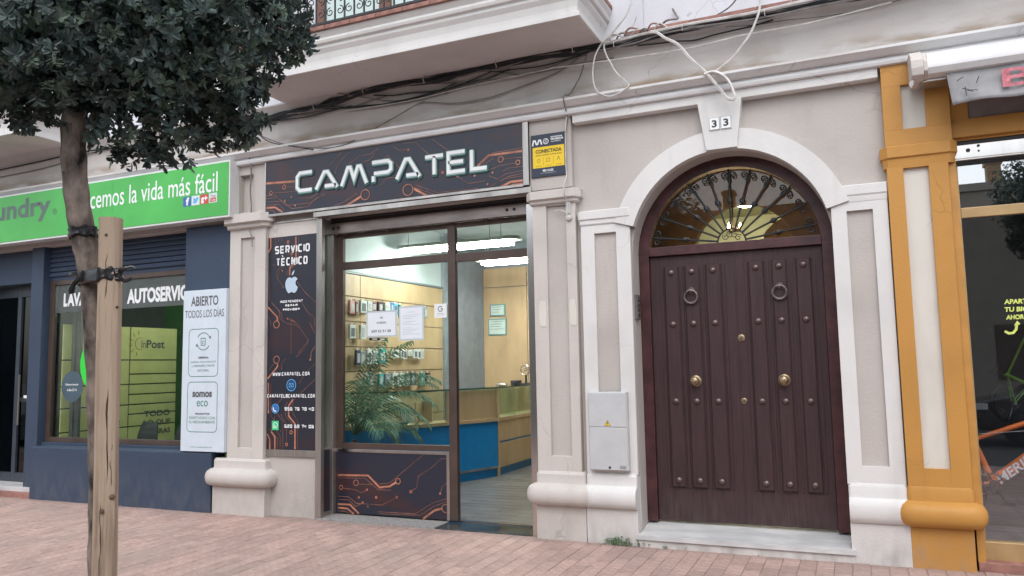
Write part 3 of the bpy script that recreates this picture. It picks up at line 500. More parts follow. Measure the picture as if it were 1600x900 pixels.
sm = MB().lathe([(.029,0),(.029,.004),(.025,.012),(.014,.020),(.0015,.022)], (0,0,0), '-y', 14).mesh('stud', M_stud, smooth=True, sharp=50)
for (xa, zz) in [(x, z) for x in (-1.54,-1.352,-1.16,-.785,-.589,-.388) for z in (2.425,1.948,1.246,.540)]: inst('stud', sm, door, (xa, DY-.024, zz))
for x in (-1.362, -.592):
    m = MB(); m.lathe([(.034,0),(.034,.006),(.022,.016),(.016,.03),(.0015,.034)], (x, DY-.024, 2.245), '-y', 16)
    m.tube([(x+.058*math.sin(q), DY-.05-.006*math.cos(q), 2.192+.058*math.cos(q)) for q in [2*math.pi*i/28 for i in range(28)]], [.0085+.003*(1-math.cos(2*math.pi*i/28))/2 for i in range(28)], 8, closed=True)
    m.lathe([(.012,0),(.012,.008),(.0015,.011)], (x, DY-.024, 2.135), '-y', 10)
    m.build('ring_knocker', M_knock, door, smooth=True)
for x in (-1.352, -.592):
    MB().lathe([(.050,0),(.052,.006),(.044,.014),(.024,.018),(.020,.032),(.034,.044),(.042,.060),(.040,.076),(.028,.088),(.012,.094),(.001,.095)], (x, DY-.024, 1.428), '-y', 22).build('door_knob', M_brass, door, smooth=True, sharp=50)
for z, r in ((1.803, .032), (1.246, .027)):
    m = MB(); m.lathe([(r,0),(r,.005),(r*.8,.009),(r*.55,.009),(r*.5,.012),(.001,.012)], (-.94, DY-.0, z), '-y', 18); m.box(-.945,-.935,DY-.014,DY-.0115,z-.008,z+.006,1)
    m.build('lock', [M_brass, M_black], door, smooth=True, sharp=40)
MB().box(-.972,-.958,DY-.006,DY,.19,2.58).build('astragal', M_door, door, bevel=.003)
# fanlight glass and wrought-iron grille
g = MB(); g.prism_y([(cx-fi,2.60)]+arc(cx, cz, fi, 180, 0, 40)[1:-1]+[(cx+fi,2.60)], .385, .391); g.build('fanlight_pane', M_glassf, door)
gx, gz, gy = -.985, 2.672, .345
m = MB(); r0, r1 = .125, .742
def scroll(mb, x, z, r, a0, turns, sgn, rr=.0042):
    n = 16; pts = []
    for i in range(n+1):
        t = i/n; q = a0+sgn*turns*2*math.pi*t; rad = r*(1-.78*t); pts.append((x+rad*math.cos(q), gy, z+rad*math.sin(q)))
    mb.tube(pts, rr, 5)
bars = [8+i*16.4 for i in range(11)]
hubm = MB(); hubm.tube([(gx+r0*math.cos(q), gy, gz+r0*math.sin(q)) for q in [math.pi*i/16 for i in range(17)]], .008, 6)
for a in (25, 60, 95, 130): 
    q = math.radians(a+5); scroll(hubm, gx+.07*math.cos(q), gz+.07*math.sin(q)+.004, .032, q, 1.3, 1, .004)
hubm.build('grille_hub', M_iron, door, smooth=True)
for a in bars:
    q = math.radians(a); d = Vector((math.cos(q), 0, math.sin(q))); n_ = Vector((-d.z, 0, d.x))
    rr = 0; t_ = d
    # outer end on the curved frame (the glass centre lies a little lower)
    ox, oz = gx, gz-cz
    bq = d.z*(gz-cz); re = -bq+math.sqrt(max(0, bq*bq-((gz-cz)**2-.752**2)))
    b = MB(); p0 = Vector((gx, gy, gz))
    b.tube([p0+d*r0, p0+d*(re-.004)], .009, 6)
    b.lathe([(.001,-.036),(.015,-.028),(.015,-.019),(.024,-.015),(.024,.015),(.015,.019),(.015,.028),(.001,.036)], (0,0,0), 'z', 8)
    k = len(b.v)-64
    mc = p0+d*(r0+(re-r0)*.47)
    for i in range(k, len(b.v)):
        v = Vector(b.v[i]); b.v[i] = tuple(mc+n_*v.x+Vector((0,1,0))*v.y+d*v.z)
    for sg in (-1, 1):
        c = p0+d*(re-.062)+n_*sg*.040; scroll(b, c.x, c.z, .036, q+(0 if sg>0 else 0)+sg*2.2*-1, 1.35, sg, .0062)
        b.tube([p0+d*(re-.14), p0+d*(re-.10)+n_*sg*.012, p0+d*(re-.062)+n_*sg*.008], .0055, 5)
    b.build('grille_bar', M_iron, door, smooth=True)
# the hall behind the fanlight
h = MB(); h.box(-2.2, .08, .52, 5, -.02, .15); h.box(-2.3,-2.2,.52,5,0,4.2); h.box(.08,.12,.52,5,0,4.2); h.box(-2.2,.08,.52,2.0,4.1,4.2)
h.prism_y([(-2.2,0),(-2.2,4.1),(.08,4.1),(.08,0),(-.55,0),(-.55,2.80)]+arc(-1.09,2.80,.54,0,180,20)+[(-1.63,0)], 2.0, 2.12)
h.prism_y([(-2.2,0),(-2.2,4.1),(.08,4.1),(.08,0)], 5, 5.1, 1); h.box(-2.2,.08,2.12,5,3.735,3.80,1)
h.prism_y([(-1.0,2.5)]+arc(-.62,2.95,.42,150,0,12)+[(-.1,2.5)], 3.2, 3.3)
hl = h.build('hallway', [M_brownin, M_pale], TH, label='brown hallway with an inner arch behind the fanlight')
ch = thing('chandelier', 'small warm glowing chandelier in the hall just above the door transom', 'lamp', (-1.1,1.35,4.1))
m = MB(); m.tube([(-1.1,1.35,4.1),(-1.1,1.35,2.98)],.008,6); m.lathe([(.001,0),(.05,.0),(.05,.03),(.001,.05)],(-1.1,1.35,2.93),'z',12)
for i in range(3): q = 2*math.pi*i/3; m.tube([(-1.1,1.35,2.95),(-1.1+.05*math.cos(q),1.35+.05*math.sin(q),2.92),(-1.1+.07*math.cos(q),1.35+.07*math.sin(q),2.95)],.006,5)
m.build('frame', M_brass, ch, smooth=True)
for i in range(3): q = 2*math.pi*i/3; MB().lathe([(.004,0),(.012,.015),(.013,.03),(.002,.06)],(-1.1+.07*math.cos(q),1.35+.07*math.sin(q),2.955),'z',8).build('bulb', mat('warm_bulb_glass',(1,.7,.4),.5,estr=40,emit=(1,.72,.42)), ch, smooth=True)
lamp = thing('hall_lamp', 'round glowing lamp in the hall seen through the fanlight', 'lamp', (-1.24, 3.7, 3.74))
MB().lathe([(.05,.0),(.05,.03),(.17,.02),(.17,.035)], (-1.24,3.7,3.70), 'z', 20).build('lamp_base', M_fix, lamp, smooth=True)
MB().lathe([(.001,0),(.10,.01),(.16,.05),(.165,.07)], (-1.24,3.7,3.63), 'z', 20).build('lamp_shade', mat('warm_lamp_glass', (1,.93,.8), .5, estr=80, emit=(1,.9,.72)), lamp, smooth=True)
# ------------------------------------------------------------------ balconies
def balcony(x0, x1, name_label, rail=True):
    b = MB(); c_ = .0
    prof = [(-.02,4.600),(0,4.602),(.0,4.645),(-.012,4.65),(-.028,4.652),(-.022,4.70),(-.006,4.76),(.022,4.80),(.026,4.815),(.016,4.818),(.016,4.835),(.045,4.845),(.055,4.87),(.045,4.895),(.040,4.90),(.065,4.935),(.070,4.955)]
    rings = [[(x0-o, .3, z), (x0-o, -.69-o, z), (x1+o, -.69-o, z), (x1+o, .3, z)] for o, z in prof]
    k = 0; vs = []; fs = []
    for r_ in rings: vs += r_
    for i in range(len(rings)-1):
        for j in range(3): fs.append((i*4+j, i*4+j+1, (i+1)*4+j+1, (i+1)*4+j))
    n = len(rings); fs += [((n-1)*4+0,(n-1)*4+1,(n-1)*4+2,(n-1)*4+3)]
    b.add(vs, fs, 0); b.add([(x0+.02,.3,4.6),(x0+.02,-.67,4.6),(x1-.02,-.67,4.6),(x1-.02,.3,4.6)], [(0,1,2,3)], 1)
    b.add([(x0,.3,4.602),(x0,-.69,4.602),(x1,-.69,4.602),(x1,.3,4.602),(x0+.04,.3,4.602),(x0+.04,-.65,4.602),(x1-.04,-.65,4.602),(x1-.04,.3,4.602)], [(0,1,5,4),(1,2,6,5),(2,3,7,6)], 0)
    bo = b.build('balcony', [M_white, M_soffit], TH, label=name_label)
    t = MB().box(-.148, .148, -.79, .1, 0, .04).mesh('edge_tile', M_terra)
    x = x0-.08; nt_ = int((x1-x0+.16)/.30); st = (x1-x0+.16)/nt_
    for i in range(nt_): inst('edge_tile', t, bo, (x+st*(i+.5), 0, 4.957+rs.uniform(0,.002)), None, (st/.302, 1, 1))
    if rail:
        r = MB(); zb, zt = 5.05, 5.95
        for z in (zb, zt): r.box(x0+.02, x1-.02, -.735, -.715, z-.012, z+.012)
        r.build('rail', M_iron, bo)
        br = MB().box(-.007,.007,-.007,.007,0,.9).mesh('baluster', M_iron)
        sc = MB(); gy_ = 0
        for sg in (-1,1):
            for zc_, dr in ((.10,1),(.24,-1),(.66,-1),(.80,1)):
                pts = []
                for i in range(15):
                    t_ = i/14; q = (math.pi/2 if dr>0 else -math.pi/2)+sg*dr*t_*2.6*math.pi*.9; rad = .048*(1-.75*t_)
                    pts.append((sg*.056+rad*math.cos(q), 0, zc_+rad*math.sin(q)))
                sc.tube(pts, .0055, 5)
        scm = sc.mesh('scroll_panel', M_iron, smooth=True)
        x = x0+.05; k = 0
        while x < x1-.03:
            inst('baluster', br, bo, (x, -.725, zb))
            if k % 2: inst('scroll_panel', scm, bo, (x, -.725, zb))
            x += .115; k += 1
        for yy in (-.5,-.25,0): 
            for xx in (x0+.03, x1-.03): inst('baluster', br, bo, (xx, yy, zb))
    return bo
balcony(-5.77, -2.03, 'wide white moulded balcony above the phone shop')
balcony(-14.5, -9.33, 'white moulded balcony above the laundry sign')
bwn = [0]
def french(x0, x1, label):
    m = MB(); y = .10
    for a, b in ((x0,x0+.10),(x1-.10,x1),((x0+x1)/2-.07,(x0+x1)/2+.07)): m.box(a, b, y-.03, y+.03, 4.97, 7.2)
    m.box(x0+.1, x1-.1, y-.028, y+.028, 4.98, 5.14); m.box(x0+.1, x1-.1, y-.028, y+.028, 7.1, 7.2)
    o = m.build('balcony_window', mat('brown_window_paint', (.17,.075,.05), .5), TH, bevel=.004, label=label)
    for a, b in ((x0+.1,(x0+x1)/2-.07),((x0+x1)/2+.07,x1-.1)):
        MB().box(a, b, y-.004, y+.002, 5.14, 7.1).build('pane', M_glass, o)
        MB().prism_x([(y+.010,5.12),(y+.014,7.1),(y+.018,7.1),(y+.018,5.12)], a, b).build('curtain', M_film, o)
french(-5.42, -3.6, 'brown framed french window with a white curtain on the wide balcony')
french(-11.8, -10.2, 'brown framed french window above the laundry sign')
# ================================================================== phone shop
PS = thing('phone_shop', 'phone repair shop with steel framed glass front and blue counter inside', 'shop', (-4.1, .3, 0))
m = MB(); m.box(-5.392, -5.318, .055, .115, 0, 3.27); m.box(-5.392,-5.378,.115,.33,0,3.27); m.build('steel_post', M_steel, PS, bevel=.004)
m = MB(); m.box(-2.872, -2.80, .045, .33, -.01, 3.16); m.build('steel_post', M_chrome, PS, bevel=.004)
m = MB(); m.box(-5.395, -2.80, .0, .06, 3.262, 3.318); m.build('steel_lintel', M_steel, PS, bevel=.004)
MB().box(-5.376, -5.372, .12, .31, .75, 3.2).build('side_pane', M_glass, PS)
MB().box(-5.377, -5.371, .12, .31, .06, .72).build('side_panel', M_navy, PS)
m = MB(); m.box(-5.378, -5.372, .118, .31, .72, .75); m.box(-5.46, -5.378, .32, .40, 0, 3.26); m.build('shutter_guide', M_steel, PS, bevel=.005)
m = MB(); m.box(-5.385, -5.335, .285, .40, 0.02, 3.2); m.build('shutter_guide', M_steel, PS, bevel=.005)
sh = MB(); sh.box(-5.38, -2.87, .255, .285, 3.105, 3.225); sh.box(-5.38,-2.87,.285,.36,3.112,3.13)
so = sh.build('shutter_box', mat('steel_shutter_bar', (.36,.31,.29), .35, metal=.7, var=.25, scale=3, stretch=(.5,1,2)), PS, bevel=.006)
sl = MB().prism_x([(-.012,-.016),(-.017,0),(-.012,.016),(0,.018),(0,-.018)], -1.25, 1.25).mesh('shutter_slat', mat('dark_shutter_metal', (.05,.045,.045), .4, metal=.4))
for i in range(3): inst('shutter_slat', sl, so, (-4.125, .30+.0*i, 3.245+i*.034))
for x in (-5.31,-5.24,-3.17,-3.09): MB().lathe([(.016,0),(.016,.004),(.008,.008),(.001,.009)], (x,.2545,3.17), '-y', 10).build('bolt', M_black, so)
for x in (-4.62,-3.42): MB().box(x-.02,x+.02,.262,.30,3.088,3.105).build('stop_block', M_black, so)
# window frame in bronze with a steel lower edge
Y = .34
m = MB()
m.box(-5.335,-5.243,Y,Y+.05,.03,3.11); m.box(-3.905,-3.815,Y-.005,Y+.055,.03,3.11); m.box(-2.995,-2.87,Y+.0,Y+.055,.0,3.11)
m.box(-5.243,-3.905,Y+.002,Y+.05,2.705,2.79); m.box(-3.815,-2.995,Y+.002,Y+.05,2.692,2.778); m.box(-5.243,-3.905,Y+.002,Y+.05,.725,.785)
m.box(-5.243,-3.905,Y+.004,Y+.05,3.06,3.11); m.box(-3.815,-2.995,Y+.004,Y+.05,3.06,3.11)
sw = m.build('window_frame', M_bronze, PS, bevel=.003)
for a,b,c,d in ((-5.243,-3.905,2.79,3.06),(-3.815,-2.995,2.778,3.06),(-5.243,-3.905,.785,2.705)):
    MB().box(a,b,Y+.022,Y+.028,c,d).build('pane', M_glass, sw)
m = MB(); m.box(-5.34,-3.905,Y-.01,Y+.0,.690,.722); m.box(-3.94,-3.905,Y-.01,Y+.0,.03,.69); m.build('steel_trim', M_chrome, sw, bevel=.002)
lp = MB().box(-5.33,-3.94,Y-.001,Y+.03,.035,.69).build('lower_panel', M_navy, sw)
CMB = MB()
def circuit(lines, rings, y, name, parent, w1=.0055, w3=.016):
    m = MB(); n = 0
    for w_, p in lines:
        yy = y-.0012-(.0006*(n % 5)); n += 1
        if w_ > 1: m.ribbon(p, w3+.010, yy+.0004, 1); m.ribbon(p, w3, yy, 0)
        else: m.ribbon(p, w1, yy, 1)
    for x, z, r in rings:
        if r < .008: m.disc(x, z, r*1.1, y-.005, 1, 10)
        else: m.ring2(x, z, max(.006, r-.003), .008, y-.0052, 0)
    return m.build(name, [M_copper, M_copper2], parent)
circuit(LOW_LINES, LOW_RINGS, Y-.001, 'circuit_print', lp, .006, .014)
# sill, door mat, threshold
m = MB(); m.box(-5.40,-3.93,.05,.36,-.02,.018); m.build('window_sill', M_kerb, PS, bevel=.003)
m = MB(); m.box(-3.93,-2.86,.06,.40,-.02,.012); m.build('threshold_slab', mat('dark_wet_slate', (.05,.06,.062), .12, var=.3, scale=3), PS, bevel=.003)
m = MB(); m.box(-3.81,-3.0,.40,.46,-.01,.022); m.build('threshold_strip', M_chrome, PS)
# interior
m = MB(); m.box(-6.30,-6.22,.50,6.0,-.02,3.84); m.build('side_wall', M_inwall, PS)
m = MB(); m.box(-2.30,-2.20,.50,6.0,-.02,3.84); m.build('side_wall', M_inwall, PS)
m = MB(); m.box(-6.22,-2.30,5.86,6.0,-.02,3.84); m.box(-6.22,-2.30,.505,.56,3.29,3.84); m.box(-6.22,-5.42,.505,.56,-.02,3.29); m.box(-2.84,-2.3,.505,.56,-.02,3.29); m.build('back_wall', M_greyw, PS)
m = MB(); m.box(-6.22,-2.30,.5,5.86,3.80,3.90); m.box(-6.22,-2.3,2.0,2.25,3.55,3.81); m.build('ceiling', M_ceil, PS)
fl = MB(); yy = .46
while yy < 5.8:
    x = -6.2-rs.uniform(0, 1.2)
    while x < -2.3:
        a, b = max(x, -6.2)+.002, min(x+1.2, -2.31)-.002
        if b-a > .05: fl.add([(a,yy+.002,.012),(b,yy+.002,.012),(b,yy+.188,.012),(a,yy+.188,.012),(a,yy,.002),(b+.002,yy,.002),(b+.002,yy+.19,.002),(a,yy+.19,.002)], [(0,1,2,3),(4,5,1,0),(5,6,2,1),(6,7,3,2),(7,4,0,3)])
        x += 1.2
    yy += .19
MB().box(-6.22,-2.3,.46,5.86,-.10,.001).build('shop_floor', M_black, PS)
fl.build('floor_plank', M_floor, PS, kind='stuff')
# beech slat wall on the left and beech panelling at the back
sb_ = MB().box(-6.22,-6.208,.60,4.36,.02,2.90).build('slat_wall', M_woodgap, PS)
zs = [.02,.55,.875,1.21,1.555,1.885,2.225,2.562,2.872]
for a, b in zip(zs[:-1], zs[1:]):
    for ya, yb in ((.6,2.03),(2.036,4.35)):
        q = MB(); q.box(-6.208,-6.190,ya,yb,a+.007,b-.006); q.build('slat_board', M_wood, sb_, bevel=.003, seg=1)
MB().box(-6.208,-6.18,.6,4.36,2.873,2.905).build('top_trim', flat('grey_trim', (.16,.20,.21)), sb_)
for a, b, c, d in ((-6.20,-5.31,.02,3.0),(-5.30,-4.1,.02,3.0),(-4.09,-2.31,.02,3.0),(-6.20,-5.31,3.01,3.35),(-5.30,-2.31,3.01,3.35)):
    MB().box(a,b,5.83,5.86,c,d).build('wall_panel', M_wood, PS, bevel=.003, seg=1)
MB().box(-6.218,-6.15,4.36,5.82,.02,3.8).build('side_wall_shade', M_greyw, PS)  # far end of the side wall, its shade put into a darker grey slab
# ceiling fixtures
def fixture(x0, x1, y, z, lab, wires, twin=True):
    t = thing('ceiling_light', lab, 'ceiling light', ((x0+x1)/2, y, 3.80))
    m = MB(); hy = .13
    pts = [(x0+.0+hy*(1-math.cos(math.radians(a))) , y+hy*math.sin(math.radians(a))) for a in range(-90, 91, 15)]
    pts = [(x0+hy-hy*math.cos(math.radians(a)), y+hy*math.sin(math.radians(a))) for a in range(-90,91,15)]+[(x1-hy+hy*math.cos(math.radians(a)), y+hy*math.sin(math.radians(a))) for a in range(90,-91,-15)]
    m.prism_z(pts, z+.035, z+.085); m.build('housing', M_fix, t, bevel=.012)
    for dy in ((-.07,.07) if twin else (0,)): MB().tube([(x0+.14,y+dy,z),(x1-.14,y+dy,z)], .028, 10).build('tube', M_tube, t, smooth=True)
    for xx in wires: MB().tube([(xx,y,z+.08),(xx,y,3.80)], .004, 5).build('suspension_wire', M_wireb, t)
fixture(-6.12,-4.15,2.9,3.29,'hanging twin tube ceiling light with rounded ends near the shop window',(-5.95,-4.45))
fixture(-5.35,-3.25,3.9,3.17,'second tube ceiling light seen below the transom bar',(-5.1,-3.5))
# counter
ct = thing('shop_counter', 'curved blue and beech counter with a glass display top', 'counter', (-5.2, 3.2, .012))
cur = [(-6.17,1.62),(-5.85,1.72),(-5.49,1.99),(-5.30,2.30),(-5.14,2.68),(-4.98,3.08),(-4.83,3.50)]
cp = spline([(x,y,0) for x, y in cur], 5)
def off(ps, d):
    out = []
    for i, p in enumerate(ps):
        t = (ps[min(i+1,len(ps)-1)]-ps[max(i-1,0)]).normalized(); out.append(Vector((p.x-t.y*d*-1, p.y+t.x*d*-1, 0)))
    return out
def wallstrip(o0, o1, z0, z1, mt, name, lab=None, bev=0):
    A = off(cp, o0); B = off(cp, o1); m = MB(); n = len(A)
    for i in range(n-1):
        a,b,c,d = A[i],A[i+1],B[i+1],B[i]
        m.add([(a.x,a.y,z0),(b.x,b.y,z0),(c.x,c.y,z0),(d.x,d.y,z0),(a.x,a.y,z1),(b.x,b.y,z1),(c.x,c.y,z1),(d.x,d.y,z1)], [(0,1,5,4),(4,5,6,7),(2,3,7,6),(0,3,2,1)])
    return m.build(name, mt, ct, smooth=True, sharp=40, label=lab)
wallstrip(-.03,-.06,.012,.13,M_bluelam,'plinth'); wallstrip(.0,-.05,.16,.80,M_bluelam,'front_panel'); wallstrip(.006,-.05,.13,.16,M_steel,'trim_strip'); wallstrip(.02,-.36,.80,.845,M_wood,'ledge')
wallstrip(.012,-.36,1.270,1.284,M_glasscase,'glass_top'); wallstrip(.014,.004,1.268,1.287,M_gedge,'glass_edge')
wallstrip(-.345,-.36,.845,1.27,M_glasscase,'back_glass')
cpx = cp; cp = cp[-12:]; wallstrip(-.02,-.04,.845,1.26,M_wood,'display_panel'); cp = cpx
m = MB(); m.box(-5.14,-4.87,3.52,5.8,.012,.12); m.build('plinth', M_bluelam, ct)
for z0, z1 in ((.13,.475),(.505,.80)): MB().box(-5.15,-4.82,3.54,5.8,z0,z1).build('drawer_front', M_wood, ct, bevel=.003, seg=1)
MB().box(-5.14,-4.835,3.54,5.8,.475,.505).build('trim_strip', M_bluelam, ct)
MB().box(-5.15,-4.805,3.53,5.8,.80,.85).build('ledge', M_wood, ct, bevel=.003)
m = MB(); m.box(-4.85,-4.815,3.50,3.54,.012,1.27); m.build('corner_post', M_wood, ct)
MB().box(-4.83,-4.824,3.54,5.8,.85,1.27).build('display_glass', M_glasscase, ct); MB().box(-5.16,-5.14,3.54,5.8,.85,1.27).build('display_panel', M_wood, ct)
MB().box(-5.16,-4.81,3.50,5.8,1.272,1.286).build('glass_top', M_glasscase, ct); MB().box(-4.81,-4.80,3.50,5.8,1.270,1.288).build('glass_edge', M_gedge, ct)
MB().box(-5.14,-4.83,4.15,4.158,.85,1.27).build('glass_divider', M_glasscase, ct)
# things on the counter
def ontop(name, mb, mats, lab, cat, **k): return tag(mb.build(name, mats, **k), lab, cat)
m = MB(); m.box(-5.50,-5.48,2.30,2.50,.846,1.12); m.box(-5.50,-5.34,2.49,2.505,.846,1.14); m.box(-5.5,-5.34,2.30,2.5,.846,.86)
ontop('leaflet_stand', m, M_wood, 'small beech leaflet stand on the curved counter ledge', 'stand')
ontop('leaflet_box', MB().box(-5.62,-5.52,2.14,2.18,.846,1.06).box(-5.61,-5.53,2.139,2.14,.87,1.03,1), [mat('teal_card',(.10,.32,.33),.5), M_film], 'teal leaflet box beside the beech stand on the counter', 'box', bevel=.003)
dv = thing('desk_fan', 'small dark desk gadget standing on the glass counter top', 'desk fan', (-5.0,5.0,1.286))
MB().lathe([(.001,0),(.09,.0),(.09,.015),(.02,.03),(.015,.16),(.001,.16)], (-5.0,5.0,1.286), 'z', 16).build('stand', M_black, dv, smooth=True)
mm = MB(); mm.tube([(-5.0+.08*math.cos(q),4.97,1.52+.08*math.sin(q)) for q in [2*math.pi*i/20 for i in range(20)]], .008, 6, closed=True)
for i in range(6): 
    q = math.pi*i/6; mm.tube([(-5.0+.08*math.cos(q),4.97,1.52+.08*math.sin(q)),(-5.0-.08*math.cos(q),4.97,1.52-.08*math.sin(q))], .003, 4)
mm.build('cage', M_chrome, dv, smooth=True)
ontop('camera_body', MB().box(-5.08,-4.92,4.55,4.63,1.287,1.36).lathe([(.03,0),(.034,.05),(.028,.06)], (-5.0,4.55,1.32), '-y', 14), M_black, 'black compact device lying on the glass counter top', 'device', bevel=.006)
ontop('glasses_case', MB().mould(-5.05,-4.95,4.02,4.07,[(.001,1.287),(.03,1.292),(.035,1.31),(.02,1.33),(.001,1.335)], nc=4), M_chrome, 'small shiny case on the glass counter near its corner', 'case', smooth=True)
# framed notices on the back panelling
for (x0,x1,z0,z1,lab,lines) in ((-6.02,-5.72,2.48,2.70,'upper small teal framed notice on the beech wall',['_______']),(-6.06,-5.70,2.14,2.44,'lower larger teal framed notice on the beech wall',['LICENCIA','_________'])):
    t = thing('framed_notice', lab, 'notice', ((x0+x1)/2,5.82,z0)); MB().box(x0,x1,5.805,5.828,z0,z1).build('frame', mat('notice_teal_frame',(.16,.34,.33),.4), t, bevel=.003)
    s_ = MB().box(x0+.025,x1-.025,5.800,5.806,z0+.025,z1-.025).build('sheet', mat('notice_sheet',(.55,.68,.62),.5), t)
    tx = MB(); n = int((z1-z0)/.05)
    for i in range(n-1): tx.box(x0+.05,x1-.05-.03*(i%3),5.798,5.7995,z1-.05-.045*i-.008,z1-.05-.045*i)
    tx.build('lettering', mat('notice_ink',(.12,.25,.24),.5), s_)
# goods hanging on the slat wall
CC = {'pink':(.55,.28,.25),'brown':(.16,.06,.06),'white':(.62,.68,.66),'blue':(.02,.16,.42),'sky':(.12,.38,.55),'teal':(.02,.34,.31),'grey':(.20,.27,.30),'navy':(.03,.04,.09),'black':(.035,.02,.025)}
def rowof(g): return 'top row' if g[3] > 2.4 else 'second row' if g[3] > 2.0 else 'third row' if g[3] > 1.72 else 'bottom row'
ORD = ['first','second','third','fourth','fifth','sixth','seventh','eighth','ninth','tenth','eleventh','twelfth','thirteenth','fourteenth']
for i, g_ in enumerate(GOODS):
    y0, y1, z0, z1, c = g_; y0, y1 = min(y0,y1), max(y0,y1); small = (z1-z0) < .16
    k = sorted([q for q in GOODS if rowof(q) == rowof(g_)], key=lambda q: min(q[0],q[1])).index(g_)
    t = thing('accessory_pack' if small else 'phone_case', ('small %s accessory pack, %s from the left in the %s' if small else '%s boxed phone case, %s from the left in the %s') % (c, ORD[k], rowof(g_)), 'accessory' if small else 'phone case', (-6.12,(y0+y1)/2,z0), 'phone cases and packs hung on the slat wall')
    x = -6.10+rs.uniform(-.01,.02)
    MB().box(x-.035, x, y0, y1, z0, z1).build('pack', mat('pack_'+c, CC[c], .35), t, bevel=.004, seg=1)
    w_ = y1-y0; h_ = z1-z0
    MB().box(x, x+.002, y0+w_*.2, y1-w_*.2, z0+h_*.15, z1-h_*.22).build('picture', mat('pack_dark' if c in ('white','sky','pink') and i % 3 else 'pack_light', (.10,.12,.14) if c in ('white','sky','pink') and i % 3 else (.42,.45,.46), .4), t)
    MB().tube([(-6.195,(y0+y1)/2,z1+.012),(x+.04,(y0+y1)/2,z1+.012),(x+.045,(y0+y1)/2,z1+.022)], .004, 5).build('hook', M_chrome, t)
    if not small: MB().box(x-.02,x-.017,(y0+y1)/2-.012,(y0+y1)/2+.012,z1,z1+.025).build('hanger', M_film, t)
# palm behind the window
pl = thing('potted_palm', 'green feathery palm in a pot behind the shop window', 'plant', (-5.55, 1.0, .012))
MB().lathe([(.001,0),(.13,0),(.17,.30),(.18,.32),(.165,.32),(.15,.29),(.001,.29)], (-5.55,1.0,.012), 'z', 20).build('pot', mat('brown_pot',(.10,.05,.03),.6), pl, smooth=True, sharp=40)
MB().tube([(-5.55,1.0,.28),(-5.54,1.0,.5),(-5.55,1.0,.75)], [.04,.035,.03], 8).build('stem', M_bark, pl, smooth=True)
def frond(az, el, L, curl, rise=0, n=30, ll=.26, z0=.80):
    m = MB(); p = Vector((-5.55,1.0,z0)); pts = []; d = Vector((math.cos(az)*math.cos(el), math.sin(az)*math.cos(el), math.sin(el)))
    seg = L/n
    for i in range(n+1):
        pts.append(p.copy()); e2 = el-curl*(i/n)**1.3; d = Vector((math.cos(az)*math.cos(e2), math.sin(az)*math.cos(e2), math.sin(e2))); p = p+d*seg
    m.tube(pts, [.007*(1-.8*i/n) for i in range(n+1)], 5)
    for i in range(4, n+1):
        t = (pts[min(i+1,n)]-pts[i-1]).normalized(); side = t.cross(Vector((0,0,1))).normalized(); upv = side.cross(t)
        f = math.sin(math.pi*min(1,(i/n)*.86+.08))
        for sg in (-1,1):
            dl = (t*.75+side*sg*.85+upv*.18).normalized(); l = ll*f*rs.uniform(.85,1.1); q0 = pts[i]; w_ = .013
            a = q0+dl*l*.5+Vector((0,0,-.015)); b = q0+dl*l+Vector((0,0,-.06-.28*l)); 
            nn = t*w_
            m.add([q0-nn*.4,q0+nn*.4,a+nn,a-nn,b], [(0,1,2,3),(3,2,4)])
    m.build('frond', M_palm, pl)
for az, el, L, cu, ll in ((.25,1.15,1.05,1.9,.26),(-.35,.9,.85,1.9,.24),(.9,1.2,1.15,1.7,.28),(-.9,1.2,1.1,1.5,.24),(1.6,1.0,1.0,1.6,.26),(2.6,1.2,.9,1.6,.22),(-2.0,1.3,1.0,1.4,.2),(.45,.55,.75,1.5,.22),(-.1,1.42,1.25,1.2,.22),(.1,.75,.62,2.2,.20),(3.4,1.0,.7,1.5,.2),(-.6,.8,.8,1.8,.22),(.0,1.1,.95,2.3,.26),(.7,.9,.9,1.9,.26),(-.2,1.52,1.1,.9,.2),(.35,1.35,1.2,1.9,.25)): frond(az, el, L*1.18, cu, ll=ll*1.25)
# papers and stickers on the window
def sheet(name, x0, x1, z0, z1, lab, cat, frame=None, y=.3605):
    t = thing(name, lab, cat, ((x0+x1)/2, y, z0))
    s_ = MB().box(x0,x1,y,y+.0012,z0,z1).build('sheet', frame or M_paper, t); return t, s_, y-.0007
t, s_, y = sheet('paper_notice', -4.945,-4.548,1.935,2.222, 'landscape white paper notice with a telephone number on the window', 'paper', flat('plastic_sleeve',(.48,.54,.57)))
MB().box(-4.925,-4.57,y-.0005,y,1.952,2.203).build('page', M_paper, t)
x_ = MB(); x_.text('HS', -4.765,-4.728,2.135,2.157,y-.0012,bold=.03); x_.text('AVERÍAS', -4.81,-4.685,2.08,2.108,y-.0012,bold=.02); x_.text('659 52 51 58', -4.875,-4.625,1.985,2.015,y-.0012,bold=.03); x_.build('lettering', M_greyp, t)
t, s_, y = sheet('paper_notice', -4.525,-4.212,1.885,2.258, 'portrait white printed notice on the window right of the landscape one', 'paper', flat('plastic_sleeve',(.48,.54,.57)))
MB().box(-4.505,-4.232,y-.0005,y,1.905,2.238).build('page', M_paper, t)
x_ = MB(); x_.text('AVISO', -4.41,-4.33,2.185,2.198,y-.0012)
for i in range(13):
    if i in (3,7): continue
    x_.box(-4.475,-4.265-.05*((i*7)%3),y-.0014,y-.0009,2.16-.017*i-.0035,2.16-.017*i)
x_.build('lettering', flat('faint_ink',(.42,.45,.50)), t)
t, s_, y = sheet('sticker', -4.083,-3.935,2.115,2.262, 'small square white sticker with a letter G beside the door post', 'sticker', M_film)
